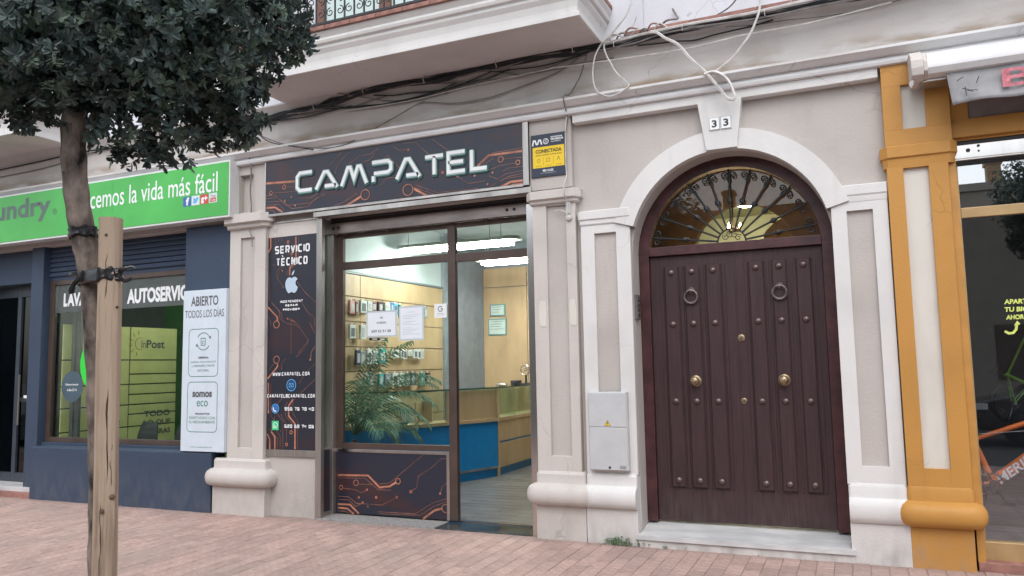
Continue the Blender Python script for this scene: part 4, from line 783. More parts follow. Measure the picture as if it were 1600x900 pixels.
x_ = MB(); pts = arc(-4.01,2.208,.026,40,360,18); x_.ribbon(pts+[(-4.008,2.208)], .009, y-.0008); x_.build('logo', flat('dark_teal_print',(.05,.11,.13)), t)
x_ = MB(); x_.text('Reseñas', -4.045,-3.975,2.155,2.164,y-.0008); x_.text('en Google', -4.05,-3.965,2.137,2.149,y-.0008); x_.build('lettering', M_greyp, t)
# ------------------------------------------------------------------ main sign
sg = thing('shop_sign', 'long navy CAMPATEL shop sign with copper circuit lines and raised letters', 'sign', (-4.47,.0,3.34))
m = MB(); m.box(-6.078,-2.815,.004,.05,3.335,3.985); m.build('box', M_steel, sg, bevel=.003)
m = MB(); m.box(-6.058,-2.878,-.0015,.004,3.358,3.962); bd = m.build('board', M_navy, sg)
m = MB(); m.prism_y([(-6.078,3.992),(-2.815,3.992),(-2.815,3.965),(-6.078,3.965)],-.006,.03); m.box(-6.078,-6.062,-.006,.004,3.34,3.965); m.box(-2.874,-2.815,-.010,.03,3.335,3.965); m.box(-6.078,-2.874,-.008,.03,3.325,3.352); m.build('frame', M_steel, sg, bevel=.003)
circuit(MAIN_LINES, MAIN_RINGS, -.002, 'circuit_print', bd)
LX = [('C',-5.635,-5.375,3.545,3.80),('A',-5.375,-5.035,3.535,3.775),('M',-5.035,-4.655,3.535,3.785),('P',-4.64,-4.35,3.535,3.80),('A',-4.335,-4.0,3.53,3.785),('T',-3.99,-3.725,3.53,3.775),('E',-3.72,-3.475,3.53,3.785),('L',-3.455,-3.23,3.53,3.785)]
for ch, x0, x1, z0, z1 in LX:
    m = MB(); w_ = .056
    for st in GL[ch]:
        if ch == 'A' and len(st) == 2: st = [(.42,.14),(.95,.14)]
        P = [(x0+w_/2+a*(x1-x0-w_), z0+w_/2+b*(z1-z0-w_)) for a, b in st]
        m.ribbon([(a+.006,b-.010) for a,b in P], w_+.012, -.0115, 1); m.ribbon(P, w_, -.0125, 2); m.ribbon([(a-.003,b+.004) for a,b in P], w_*.60, -.0135, 0)
        for k in range(len(P)-1):   # letter body
            a, b = Vector(P[k]), Vector(P[k+1]); d = (b-a).normalized(); c = (a+b)/2
            m.obox((c.x+.003, -.0068, c.y-.005), (Vector((d.x,0,d.y)), Vector((0,1,0)), Vector((-d.y,0,d.x))), (b-a).length/2+w_*.35, .0042, w_/2, 1)
    m.build('letter', [M_film, M_teal, M_teal2], sg, label='raised pale letter %s with a dark teal edge' % ch)
# ------------------------------------------------------------------ side panel
sp = thing('service_sign', 'tall narrow navy panel with service text and apple logo beside the window', 'sign', (-5.75,.08,.65))
m = MB(); m.box(-6.14,-5.398,.075,.10,.65,.72); m.box(-6.14,-6.115,.072,.10,.72,3.30); m.box(-6.115,-5.398,.070,.10,3.255,3.275); m.build('frame', M_steel, sp, bevel=.003)
MB().box(-6.115,-5.398,.082,.10,3.10,3.255).build('blank_strip', M_cream, sp)
pb = MB().box(-6.11,-5.402,.0815,.10,.722,3.098).build('panel', M_navy2, sp)
circuit(SIDE_LINES, SIDE_RINGS, .081, 'circuit_print', pb, .005, .012)
py = .0735
x_ = MB(); techno(x_,'SERVICIO',-5.985,-5.495,2.905,2.995,py,.0185); techno(x_,'TECNICO',-5.965,-5.525,2.765,2.855,py,.0185); x_.ribbon([(-5.885,2.885),(-5.865,2.868)],.010,py)
techno(x_,'INDEPENDENT',-5.90,-5.585,2.345,2.372,py,.0065); techno(x_,'REPAIR',-5.83,-5.655,2.30,2.325,py,.0085); techno(x_,'PROVIDER',-5.865,-5.63,2.255,2.28,py,.0085)
techno(x_,'WWW.CAMPATEL.COM',-5.998,-5.485,1.532,1.572,py,.0085); techno(x_,'CAMPATEL@CAMPATEL.COM',-6.07,-5.412,1.29,1.330,py,.0085)
techno(x_,'956 76 78 40',-5.825,-5.425,1.150,1.187,py,.009); techno(x_,'620 68 74 06',-5.825,-5.425,.962,.998,py,.009)
x_.build('lettering', M_print, pb)
ax, az_, s1 = -5.742, 2.56, .092
AP = [(0,.78),(.22,.88),(.5,.92),(.78,.74),(.86,.62),(.62,.38),(.60,.05),(.74,-.22),(.92,-.34),(.78,-.72),(.52,-1.0),(.30,-1.02),(.05,-.92),(-.15,-.93),(-.42,-1.03),(-.68,-.82),(-.90,-.38),(-.98,.05),(-.88,.50),(-.62,.82),(-.32,.90)]
aps = spline([(a,b,0) for a,b in AP+[AP[0]]], 4)[:-1]
x_ = MB(); x_.poly([(ax+p.x*s1, az_-.015+p.y*s1) for p in aps], py); x_.poly([(ax+a*s1, az_+.025+b*s1) for a,b in ((0,.68),(.02,.92),(.14,1.12),(.36,1.30),(.40,1.30),(.38,1.06),(.22,.80))], py); x_.build('apple_logo', flat('silver_blue_print',(.45,.56,.66)), pb)
x_ = MB(); x_.ring2(-5.735,1.428,.062,.010,py); x_.disc(-5.735,1.428,.048,py+.0006,1)
x_.ribbon([(-5.765,1.41),(-5.765,1.448),(-5.705,1.448),(-5.705,1.41)],.006,py,0,closed=True); x_.ribbon([(-5.765,1.446),(-5.735,1.424),(-5.705,1.446)],.006,py)
x_.build('mail_icon', [flat('icon_sky',(.10,.36,.65)), flat('icon_deep_blue',(.02,.07,.18))], pb)
x_ = MB(); x_.disc(-5.955,1.17,.055,py+.0006,0); x_.ribbon(arc(-5.955,1.17,.028,150,300,8),.013,py,1); x_.ring2(-5.955,1.17,.05,.006,py,2); x_.build('phone_icon', [flat('icon_blue',(.03,.14,.40)), M_print, flat('icon_sky',(.10,.36,.65))], pb)
x_ = MB(); x_.box(-6.0,-5.905,py,py+.001,.935,1.035); x_.ring2(-5.952,.988,.030,.007,py-.0006,1); x_.ribbon(arc(-5.952,.988,.014,150,300,6),.008,py-.0008,1); x_.poly([(-5.985,.952),(-5.965,.958),(-5.975,.972)],py-.0008,1); x_.build('chat_icon', [flat('icon_green',(.05,.55,.22)), M_print], pb)
# ------------------------------------------------------------------ alarm sign
al = thing('alarm_sign', 'dark blue and yellow CONECTADA alarm sign on the cream pilaster', 'sign', (-2.62,.02,3.40))
MB().box(-2.795,-2.438,.012,.026,3.402,3.822).build('plate', M_dkblue, al, bevel=.002)
MB().box(-2.775,-2.450,.0105,.012,3.492,3.697).build('yellow_field', M_yprint, al)
x_ = MB(); x_.ribbon([(-2.775,3.715),(-2.765,3.765),(-2.748,3.765),(-2.735,3.728),(-2.722,3.728),(-2.709,3.765),(-2.692,3.765),(-2.68,3.72)],.015,.0098)
x_.ring2(-2.637,3.748,.026,.006,.0098); x_.ribbon([(-2.655,3.735),(-2.62,3.75)],.006,.0098); x_.ribbon([(-2.65,3.755),(-2.618,3.768)],.006,.0098); x_.ribbon([(-2.65,3.722),(-2.63,3.73)],.006,.0098)
x_.text('MOVISTAR',-2.585,-2.465,3.775,3.790,.0098,bold=.04); x_.text('PROSEGUR',-2.585,-2.455,3.752,3.770,.0098,bold=.05); x_.text('ALARMAS',-2.585,-2.485,3.733,3.745,.0098,bold=.01)
x_.text('900 112 222',-2.675,-2.565,3.450,3.472,.0098,bold=.05); x_.text('www.movistarproseguralarmas.es',-2.70,-2.54,3.432,3.442,.0098); x_.build('lettering', M_print, al)
x_ = MB(); x_.text('CONECTADA',-2.745,-2.475,3.635,3.672,.0098,bold=.05); x_.text('CON AVISO A POLICÍA',-2.745,-2.475,3.608,3.626,.0098,bold=.02)
for i, xx in enumerate((-2.715,-2.613,-2.51)):
    x_.text(('ALARMA','CÁMARAS','APP')[i],xx-.03,xx+.03,3.505,3.514,.0098); 
    if i < 2: x_.box(xx+.049,xx+.051,.0098,.0104,3.515,3.595)
x_.ring2(-2.715,3.562,.016,.004,.0098); x_.ribbon([(-2.632,3.548),(-2.632,3.578),(-2.60,3.578),(-2.60,3.548)],.004,.0098,closed=True); x_.ribbon([(-2.525,3.55),(-2.51,3.585),(-2.495,3.55)],.005,.0098); x_.build('dark_lettering', flat('olive_print',(.10,.075,.01)), al)
# electric meter box
eb = thing('electric_box', 'grey metal electricity meter cabinet with a yellow warning triangle on the white pilaster', 'meter box', (-2.09,.0,.64))
MB().box(-2.268,-1.905,-.035,.03,.645,1.345).build('body', M_greyplastic, eb, bevel=.006)
MB().cbox(-2.262,-1.912,-.044,-.035,1.032,1.338,.004).build('upper_door', M_greyplastic, eb); MB().cbox(-2.262,-1.912,-.044,-.035,.652,1.028,.004).build('lower_door', M_greyplastic, eb)
x_ = MB(); x_.poly([(-2.118,1.042),(-2.058,1.042),(-2.088,1.094)],-.0448,1); x_.poly([(-2.112,1.046),(-2.064,1.046),(-2.088,1.088)],-.0454,0); x_.ribbon([(-2.088,1.08),(-2.093,1.066),(-2.084,1.066),(-2.089,1.052)],.005,-.046,1)
x_.build('warning_label', [M_yprint, M_black], eb); MB().lathe([(.011,0),(.011,.004),(.004,.006),(.001,.006)],(-2.078,-.044,.676),'-y',12).build('lock', M_black, eb)
x_ = MB(); x_.box(-1.985,-1.925,-.0452,-.0442,.665,.695); x_.text('CGP',-1.98,-1.93,.672,.688,-.0456,1); x_.build('rating_plate', [flat('plate_grey',(.34,.35,.36)), M_greyp], eb)
# intercom in the door reveal, doorbell, whitewashed patches
ic = thing('intercom', 'slim grey intercom panel on the left reveal of the maroon door', 'intercom', (-1.83,.16,1.99))
MB().box(-1.839,-1.818,.10,.22,1.995,2.225).build('housing', mat('intercom_grey',(.14,.14,.15),.4), ic, bevel=.004)
for i in range(4): MB().box(-1.819,-1.812,.125,.195,2.03+i*.045,2.058+i*.045).build('button', M_chrome, ic, bevel=.002)
db = thing('alarm_bell', 'small round beige bell with a cable on the cream pilaster', 'bell', (-2.43,.03,2.95))
MB().lathe([(.030,0),(.032,.012),(.026,.024),(.010,.030),(.001,.031)],(-2.425,.03,2.98),'-y',18).build('bell', M_cream, db, smooth=True); MB().box(-2.452,-2.405,.012,.03,3.015,3.13).build('bracket', M_wirew, db, bevel=.003)
for xx, lb in ((-2.715,'left'),(-2.412,'right')):
    pt = MB(); n = 14
    pt.prism_y([(xx+.034*rs.uniform(.75,1.1)*math.copysign(min(1,abs(math.cos(q))*1.5),math.cos(q)), 2.08+.125*rs.uniform(.88,1.05)*math.copysign(min(1,abs(math.sin(q))*1.2),math.sin(q))) for q in [2*math.pi*i/n for i in range(n)]], .0255, .031)
    tag(pt.build('tape_remnant', M_yin), 'ragged white paper remnant on the %s edge of the cream pilaster' % lb, 'paper remnant')
# ================================================================== laundry
LS = thing('laundry_shop', 'slate blue laundry front with a glass window and recessed dark door', 'shop', (-8.8, .1, 0))
m = MB(); m.box(-9.9,-6.81,.0,.22,-.01,.668); m.build('plinth', M_blue, LS, bevel=.012)
for a_ in ((-7.35,-6.60,.075,.26,.655,3.325),(-10.26,-10.02,.16,.34,-.01,3.325),(-14.4,-11.6,.06,.3,-.01,3.325)): MB().box(*a_).build('pier', M_blue, LS, bevel=.006)
so = MB().box(-11.6,-7.34,.27,.36,2.86,3.325).build('shutter_box', M_blue, LS, bevel=.004); MB().box(-10.02,-7.34,.22,.36,.64,.70).build('window_ledge', M_blue, LS, bevel=.004)
sl = MB().prism_x([(.0,-.030),(-.018,-.024),(-.022,-.006),(-.010,.014),(-.006,.026),(.0,.030),(.006,.03),(.006,-.03)], -1.245, 1.245).mesh('shutter_slat', M_blue)
for i in range(6): inst('shutter_slat', sl, so, (-8.77, .262, 2.94+i*.066))
m = MB(); y = .27
m.box(-10.02,-9.94,y,y+.06,.70,2.87); m.box(-7.42,-7.345,y,y+.06,.70,2.87); m.box(-9.94,-7.42,y+.002,y+.06,.70,.765); m.box(-9.94,-7.42,y+.002,y+.06,2.80,2.87)
wf = m.build('window_frame', M_bronze, LS, bevel=.004); MB().box(-9.94,-7.42,y+.025,y+.031,.765,2.80).build('pane', M_glassl, wf)
def film():
    m = mat('grey_film', (.13,.15,.145), .6); m.node_tree.nodes['Principled BSDF'].inputs['Alpha'].default_value = .55; return m
# print on the glass
x_ = MB(); x_.text('LAVANDERÍA',-9.775,-8.70,2.50,2.725,y+.0215,bold=.045); x_.text('AUTOSERVIC',-8.575,-7.53,2.480,2.672,y+.0215,bold=.045); x_.build('lettering', M_print, wf)
MB().box(-9.94,-7.42,y+.0225,y+.0232,2.42,2.80).build('frosted_band', film(), wf)
t = thing('round_sticker', 'round slate blue opening hours sticker on the laundry window', 'sticker', (-9.55,y,1.25)); MB().disc(-9.55,1.43,.205,y+.0222).build('disc', mat('sticker_slate',(.06,.10,.13),.5), t)
x_ = MB(); x_.text('Última lavada',-9.68,-9.43,1.445,1.475,y+.0215,bold=.02); x_.text('a las 21 h',-9.64,-9.46,1.37,1.405,y+.0215,bold=.02); x_.build('lettering', M_print, t)
tag(MB().ribbon([(a,b) for a,b in arc(-9.02,1.72,.33,110,250,16)],.12,y+.0218).build('green_arc_sticker', flat('vivid_green_print',(.03,.60,.05))), 'vivid green arc sticker on the laundry window behind the trunk', 'sticker')
# recessed door
dr = MB(); dr.box(-10.95,-10.87,.45,.52,.12,2.86); dr.box(-10.36,-10.26,.45,.52,.12,2.86); dr.box(-10.87,-10.36,.452,.52,2.70,2.86); dr.box(-10.87,-10.36,.452,.52,.12,.24); dr.box(-11.6,-10.95,.45,.52,.12,.24); dr.box(-11.6,-10.95,.45,.52,2.7,2.86); dr.box(-10.87,-10.36,.452,.51,1.22,1.28)
do = dr.build('door', mat('dark_door_frame',(.04,.05,.065),.4), LS, bevel=.004); MB().box(-11.6,-10.36,.48,.486,.2,2.75).build('pane', M_glassd, do); MB().box(-10.74,-10.66,.447,.452,1.27,1.31).build('small_notice', M_film, do)
m = MB(); m.tube([(-10.80,.42,.9),(-10.80,.42,1.6)],.014,8); m.build('handle', M_steel, do, smooth=True)
m = MB(); m.box(-11.6,-9.9,.12,.60,-.01,.115); m.build('door_step', M_marble, LS, bevel=.004); MB().box(-11.6,-9.905,.02,.118,-.01,.06).build('step_riser', M_terra, LS, bevel=.003)
# interior
gw = mat('laundry_green_wall',(.05,.30,.05),.6); m = MB()
m.box(-11.9,-6.7,3.6,3.7,0,3.3); m.build('back_wall', gw, LS)
m = MB(); m.box(-11.7,-11.6,.5,3.6,0,3.3); m.box(-6.7,-6.6,.3,3.6,0,3.3); m.box(-11.7,-6.6,.38,3.6,3.2,3.3,1); m.box(-11.7,-6.6,.34,3.6,-.05,.01); m.build('side_wall', [mat('laundry_grey',(.10,.12,.12),.7), mat('laundry_ceiling',(.10,.12,.12),.8)], LS)
t = thing('ceiling_light', 'plain tube ceiling light inside the laundry', 'ceiling light', (-8.6,1.6,3.2)); MB().box(-9.3,-7.9,1.56,1.64,3.15,3.2).build('housing', M_fix, t); MB().tube([(-9.25,1.6,3.13),(-7.95,1.6,3.13)],.022,8).build('tube', mat('laundry_tube',(1,1,1),.5,estr=75,emit=(.95,1,.9)), t)
lk = thing('parcel_locker', 'pale yellow InPost parcel locker with rows of narrow doors inside the laundry', 'locker', (-10.2,1.6,.01))
lm = mat('locker_cream_yellow',(.60,.58,.26),.5,var=.04)
MB().box(-10.55,-9.905,.38,2.34,.01,2.285).build('body', flat('locker_gap',(.05,.05,.04)), lk)
for a, b in ((.385,.60),(.62,1.46),(1.47,2.335)):
    for z0, z1 in ((.05,.45),(.46,.80),(.81,.98),(.99,1.12),(1.13,1.27),(1.28,1.42),(1.43,1.57),(1.58,1.78)) if a > 1.4 else ((.05,.80),(.81,1.12),(1.13,1.42),(1.43,1.78)): MB().box(-9.905,-9.888,a+.004,b-.004,z0+.004,z1-.004).build('locker_door', lm, lk, bevel=.003, seg=1)
    MB().box(-9.905,-9.888,a+.004,b-.004,1.794,2.275).build('header_panel', lm, lk, bevel=.003, seg=1)
x_ = MB(); x_.text('In',1.66,1.735,1.965,2.085,-9.884,face='x'); x_.text('Post',1.75,2.09,1.965,2.09,-9.884,bold=.03,face='x'); x_.text('TODO',1.74,2.22,.93,1.02,-9.884,bold=.03,face='x'); x_.text('LO QUE',1.74,2.24,.79,.88,-9.884,bold=.03,face='x'); x_.text('QUIERAS',1.74,2.24,.65,.74,-9.884,bold=.03,face='x'); x_.build('lettering', M_greyp, lk)
x_ = MB()
for i in range(6):
    q = math.radians(95+i*32); 
    a, b = Vector((1.62+.13*math.cos(q), 2.03+.13*math.sin(q))), Vector((1.62+.19*math.cos(q), 2.03+.19*math.sin(q))); d=(b-a).normalized()
    x_.obox((-9.885,(a.x+b.x)/2,(a.y+b.y)/2),(Vector((0,d.x,d.y)),Vector((1,0,0)),Vector((0,-d.y,d.x))),.03,.001,.008)
for i in range(14):
    q = math.radians(80+i*15); q2 = math.radians(95+i*15); a = Vector((1.64+.09*math.cos(q), 2.03+.09*math.sin(q))); b = Vector((1.64+.09*math.cos(q2), 2.03+.09*math.sin(q2))); d=(b-a).normalized()
    x_.obox((-9.885,(a.x+b.x)/2,(a.y+b.y)/2),(Vector((0,d.x,d.y)),Vector((1,0,0)),Vector((0,-d.y,d.x))),.014,.001,.006)
x_.build('sun_logo', mat('ochre_logo',(.40,.30,.03),.5), lk)
tag(MB().box(-9.86,-9.80,.50,.58,.01,2.75).box(-9.80,-9.72,.52,.56,.01,2.5).build('dark_post', M_dark), 'dark upright post in front of the parcel locker', 'post')
def chair(px, py, rz, lab):
    t = thing('shop_chair', lab, 'chair', (px,py,.01), 'black chairs inside the laundry'); c,s_=math.cos(rz),math.sin(rz)
    def L(a): return (px+a[0]*c-a[1]*s_, py+a[0]*s_+a[1]*c, .01+a[2])
    def put(name, mb): mb.v = [L(v) for v in mb.v]; mb.build(name, M_black, t, smooth=True, sharp=40)
    m = MB(); 
    for i in range(6): 
        z0 = .50+i*.075; z1 = z0+.075; b0 = .20+.02*i-.004*i*i; b1 = .20+.02*(i+1)-.004*(i+1)**2; hw0 = .22-.002*i*i; hw1=.22-.002*(i+1)**2
        m.add([(-hw0,b0,z0),(0,b0+.05,z0),(hw0,b0,z0),(-hw1,b1,z1),(0,b1+.05,z1),(hw1,b1,z1),(-hw0,b0+.012,z0),(0,b0+.062,z0),(hw0,b0+.012,z0),(-hw1,b1+.012,z1),(0,b1+.062,z1),(hw1,b1+.012,z1)],[(0,1,4,3),(1,2,5,4),(6,9,10,7),(7,10,11,8),(3,4,10,9),(4,5,11,10),(0,3,9,6),(2,8,11,5)])
    put('backrest', m); put('seat', MB().mould(-.21,.21,-.21,.21,[(.0,.43),(.015,.44),(.015,.455),(.0,.465)],nc=3))
    for a,b in ((-.19,-.19),(.19,-.19),(-.19,.19),(.19,.19)): put('leg', MB().tube([(a,b,0),(a*.9,b*.9,.44)],.012,6))
chair(-9.25,.85,math.pi,'black chair inside the laundry window left of the wooden stake'); chair(-8.45,.80,math.pi*.97,'black chair inside the laundry window right of the wooden stake'); chair(-7.90,.9,math.pi*1.05,'black chair inside the laundry nearest the white board')
tag(MB().box(-8.0,-6.9,3.52,3.58,2.0,2.5).build('wall_poster', mat('poster_blue',(.10,.18,.33),.5,rgb2=(.45,.5,.5),scale=4)), 'blue poster on the green wall above the parcel locker', 'poster')
# green fascia sign
gs = thing('laundry_sign', 'long bright green laundry fascia sign with white border and slogan', 'sign', (-9.2,-.1,3.36))
MB().box(-12.4,-6.475,-.128,.025,3.352,4.02).build('box', M_awnw, gs, bevel=.004)
MB().box(-12.38,-8.372,-.1325,-.128,3.376,3.998).build('green_face', M_green, gs); MB().box(-8.369,-6.492,-.1325,-.128,3.376,3.998).build('green_face', M_green, gs)
x_ = MB(); x_.text('Hacemos la vida más fácil',-9.03,-6.655,3.665,3.905,-.134,bold=.004); x_.build('lettering', M_print, gs)
x_ = MB(); x_.text('laundry',-10.93,-9.515,3.595,3.94,-.134,bold=.03); x_.ring2(-9.43,3.70,.035,.010,-.134); x_.text('R',-9.445,-9.415,3.683,3.717,-.134); x_.build('grey_lettering', mat('logo_grey_print',(.10,.15,.13),.5), gs)
x_ = MB(); y = -.134
for i, (c0) in enumerate((2,3,4,3)): x_.box(-7.185+i*.134,-7.062+i*.134,y,y+.001,3.535+.0015*i,3.648+.0015*i,c0)
x_.text('f',-7.14,-7.09,3.545,3.64,y-.001,0,bold=.05); x_.poly([(-7.03,3.56),(-6.98,3.56),(-6.95,3.60),(-6.945,3.625),(-6.97,3.63),(-6.985,3.61),(-7.025,3.625),(-7.02,3.585)],y-.001,1)
x_.text('g+',-6.905,-6.805,3.545,3.63,y-.001,0,bold=.04); x_.text('You',-6.765,-6.68,3.605,3.64,y-.001,5); x_.box(-6.77,-6.675,y-.001,y,3.55,3.598,4); x_.text('Tube',-6.765,-6.68,3.558,3.59,y-.002,0)
x_.build('social_icons', [M_print, flat('icon_lightblue',(.12,.40,.70)), flat('icon_navy',(.05,.12,.38)), flat('icon_pale',(.62,.68,.70)), flat('icon_red',(.55,.06,.05)), M_greyp], gs)
# white board
wb = thing('service_board', 'tall white ABIERTO board with rounded frames beside the laundry window', 'sign', (-7.0,.0,.68))
MB().box(-7.27,-6.61,-.012,.074,.682,2.548).build('board', mat('board_white',(.58,.65,.72),.45,var=.03), wb, bevel=.002)
y = -.0135; x_ = MB(); x_.text('ABIERTO',-7.15,-6.73,2.36,2.475,y,bold=.02); x_.text('TODOS LOS DÍAS',-7.24,-6.64,2.225,2.335,y,bold=.0); x_.text('somos',-7.10,-6.80,1.30,1.365,y,bold=.04); x_.text('DISPENSA',-7.02,-6.86,1.745,1.768,y,bold=.04); x_.text('PRODUCTOS',-7.05,-6.83,1.10,1.122,y,bold=.04)
x_.build('lettering', M_greyp, wb)
x_ = MB(); x_.text('eco',-7.03,-6.86,1.195,1.262,y); x_.text('JABÓN, SUAVIZANTE',-7.14,-6.75,1.690,1.722,y); x_.text('y DESINFECTANTE',-7.12,-6.77,1.642,1.674,y); x_.text('NATURAL',-7.03,-6.85,1.595,1.622,y); x_.text('RESPETUOSOS CON',-7.14,-6.75,1.050,1.080,y); x_.text('EL MEDIOAMBIENTE',-7.14,-6.75,1.002,1.032,y); x_.text('www.ecolaundry.es',-7.12,-6.79,.722,.742,y)
def rrect(x0,x1,z0,z1,r): 
    return arc(x1-r,z1-r,r,0,90,5)+arc(x0+r,z1-r,r,90,180,5)+arc(x0+r,z0+r,r,180,270,5)+arc(x1-r,z0+r,r,270,360,5)
x_.ribbon(rrect(-7.17,-6.72,1.54,2.09,.05),.007,y,closed=True); x_.ribbon(rrect(-7.175,-6.72,.905,1.475,.05),.007,y,closed=True)
x_.ribbon(arc(-6.945,1.945,.10,200,330,12),.009,y); x_.ribbon(arc(-6.945,1.945,.10,20,150,12),.009,y); x_.poly([(-6.86,1.99),(-6.835,1.97),(-6.83,2.01)],y); x_.poly([(-7.03,1.90),(-7.055,1.92),(-7.06,1.88)],y)
x_.ribbon([(-6.985,1.98),(-6.98,1.90),(-6.92,1.90),(-6.915,1.98)],.008,y,closed=True); x_.ribbon(arc(-6.95,1.935,.016,0,300,8),.007,y)
x_.build('green_lettering', mat('dark_green_print',(.05,.20,.13),.5), wb)
# ================================================================== bicycle shop
BS = thing('bicycle_shop', 'bicycle shop front with ochre pilaster, gold window frames and dark glass', 'shop', (1.4,.1,0))
m = MB(); f0, f1 = .30, .735
m.box(.30,.775,-.0,.12,3.29,3.425); m.box(.30,.775,-.0,.12,3.79,3.985); m.box(.30,.437,.0,.12,3.425,3.79); m.box(.607,.775,.0,.12,3.425,3.79); m.box(.43,.61,.035,.13,3.42,3.80,1)
m.mould(.31,.755,.03,.12,[(.028,3.118),(.030,3.12),(.036,3.19),(.045,3.195),(.052,3.20),(.052,3.285),(.045,3.292)],nc=1)
m.box(.30,.418,.0,.101,.60,3.125); m.box(.598,.735,.0,.101,.60,3.125); m.box(.417,.599,.001,.101,.60,.748); m.box(.417,.599,.001,.1,3.108,3.124); m.box(.40,.61,.035,.11,.72,3.12,1)
m.mould(.33,.70,.03,.12,[(.03,.31),(.075,.315),(.105,.335),(.122,.365),(.128,.405),(.122,.445),(.105,.475),(.07,.497),(.045,.505),(.042,.595),(.036,.612)],nc=5)
m.box(.297,.722,-.002,.12,-.01,.32)
m.build('pilaster', [M_yel, M_yin], BS, bevel=.004, smooth=True, sharp=30)
m = MB(); m.box(.775,4,.06,.2,3.32,3.462); m.box(.775,.905,.06,.2,3.462,3.985); m.box(.905,4,.06,.2,3.80,3.985); m.box(.735,4,.10,.3,3.30,4.12); m.build('fascia_beam', M_yel, BS, bevel=.004)
MB().box(.90,4,.075,.11,3.455,3.80).build('fascia_inset', mat('mauve_inset',(.24,.20,.195),.7), BS)
MB().box(.74,.79,.04,.35,-.01,3.31).build('jamb', mat('ochre_jamb_paint',(.50,.25,.06),.5), BS)  # jamb in the same ochre as the pilaster
m = MB(); m.box(.79,4,.10,.20,3.155,3.268); m.box(.79,4,.09,.20,3.138,3.156); sb2 = m.build('shutter_box', M_chrome, BS, bevel=.006)
MB().box(.79,4,.12,.2,3.268,3.30).build('shutter_slot', M_black, sb2)
for x, z, r in ((.888,3.218,.016),(.96,3.246,.011),(.96,3.205,.008)): MB().lathe([(r,0),(r,.004),(.001,.005)],(x,.10,z),'-y',12).build('bolt', M_black, sb2)
m = MB(); y = .17; m.box(.79,.815,y,y+.06,.06,3.14); m.box(.815,4,y+.002,y+.06,2.694,2.775); m.box(.76,4,y-.03,y+.06,.065,.20)
m.box(3.0,3.06,y,y+.06,.2,3.14)
gf = m.build('window_frame', M_gold, BS, bevel=.004)
MB().box(.80,4,y+.025,y+.031,2.775,3.14).build('pane', M_glassu, gf); MB().box(.80,4,y+.025,y+.031,.20,2.694).build('pane', M_glassb, gf)
x_ = MB(); yy_ = y+.022; x_.text('APARTA',1.06,1.245,1.998,2.035,yy_,bold=.04,slant=.1); x_.text('TU BICI',1.06,1.225,1.938,1.975,yy_,bold=.04,slant=.1); x_.text('AHORA',1.065,1.21,1.878,1.915,yy_,bold=.04,slant=.1)
x_.ribbon([(1.05,1.79),(1.075,1.772),(1.105,1.775),(1.125,1.80),(1.132,1.835)],.018,yy_); x_.poly([(1.112,1.83),(1.157,1.84),(1.137,1.868)],yy_); x_.build('window_lettering', mat('lime_print',(.66,.76,.18),.5), gf)
m = MB(); m.box(.74,4,.03,.16,-.01,.068); m.build('brick_sill', M_terra, BS, bevel=.004)
m = MB(); m.box(.125,.2,.51,4,0,3.6); m.box(.2,4,4,4.1,0,3.6); m.box(3.9,4,.3,4,0,3.6); m.box(.3,4,.32,4,3.32,3.42); m.build('interior_wall', M_dark, BS)
m = MB(); y_ = .515
while y_ < 4: m.box(.21,3.9,y_,y_+.145,.08,.198); y_ += .15
m.build('display_floor', mat('weathered_grey_plank',(.22,.20,.21),.6,var=.25,scale=3,stretch=(.4,6,1)), BS, kind='stuff')
# orange bicycle
bk = thing('bicycle', 'orange mountain bicycle with MERIDA on its down tube behind the shop glass', 'bicycle', (1.5,.85,.165))
by = .85; M_or = mat('orange_bike_paint',(.88,.20,.03),.3,coat=.3); BB = (.985,.545); ST = (.862,.90); HT = (1.56,1.14); HB = (1.60,1.0); RWc = (.60,.51); FWc = (1.86,.51); DT=(1.585,1.02)
def bar(mb, a, b, r0, r1=None, dy=0): mb.tube([(a[0],by+dy,a[1]),(b[0],by+dy,b[1])],[r0,r1 or r0],10)
m = MB(); bar(m,BB,ST,.029,.024); bar(m,(.872,.885),HT,.018,.024); bar(m,BB,DT,.044,.048); bar(m,HT,HB,.03,.032)
for dy in (-.045,.045): m.tube([(BB[0],by+dy*.6,BB[1]),(RWc[0],by+dy*1.4,RWc[1])],.012,8); m.tube([(.868,by+dy*.4,.88),(RWc[0],by+dy*1.4,RWc[1])],.010,8)
m.lathe([(.028,-.04),(.030,0),(.028,.04)],(BB[0],by,BB[1]),'-y',14); m.tube([(ST[0]-.03,by,ST[1]+.005),(ST[0]+.05,by,ST[1]-.01)],.022,8)
fm = m.build('frame', M_or, bk, smooth=True, sharp=40)
x_ = MB(); d = Vector((DT[0]-BB[0],DT[1]-BB[1])).normalized(); t_ = MB(); t_.text('MERIDA',0,.40,-.032,.032,0,bold=.02,slant=.2)
x_.add([(BB[0]+.03+d.x*v[0]-d.y*v[2]*1.15, by-.050, BB[1]+.02+d.y*v[0]+d.x*v[2]*1.15) for v in t_.v], t_.f); x_.build('lettering', M_print, fm)
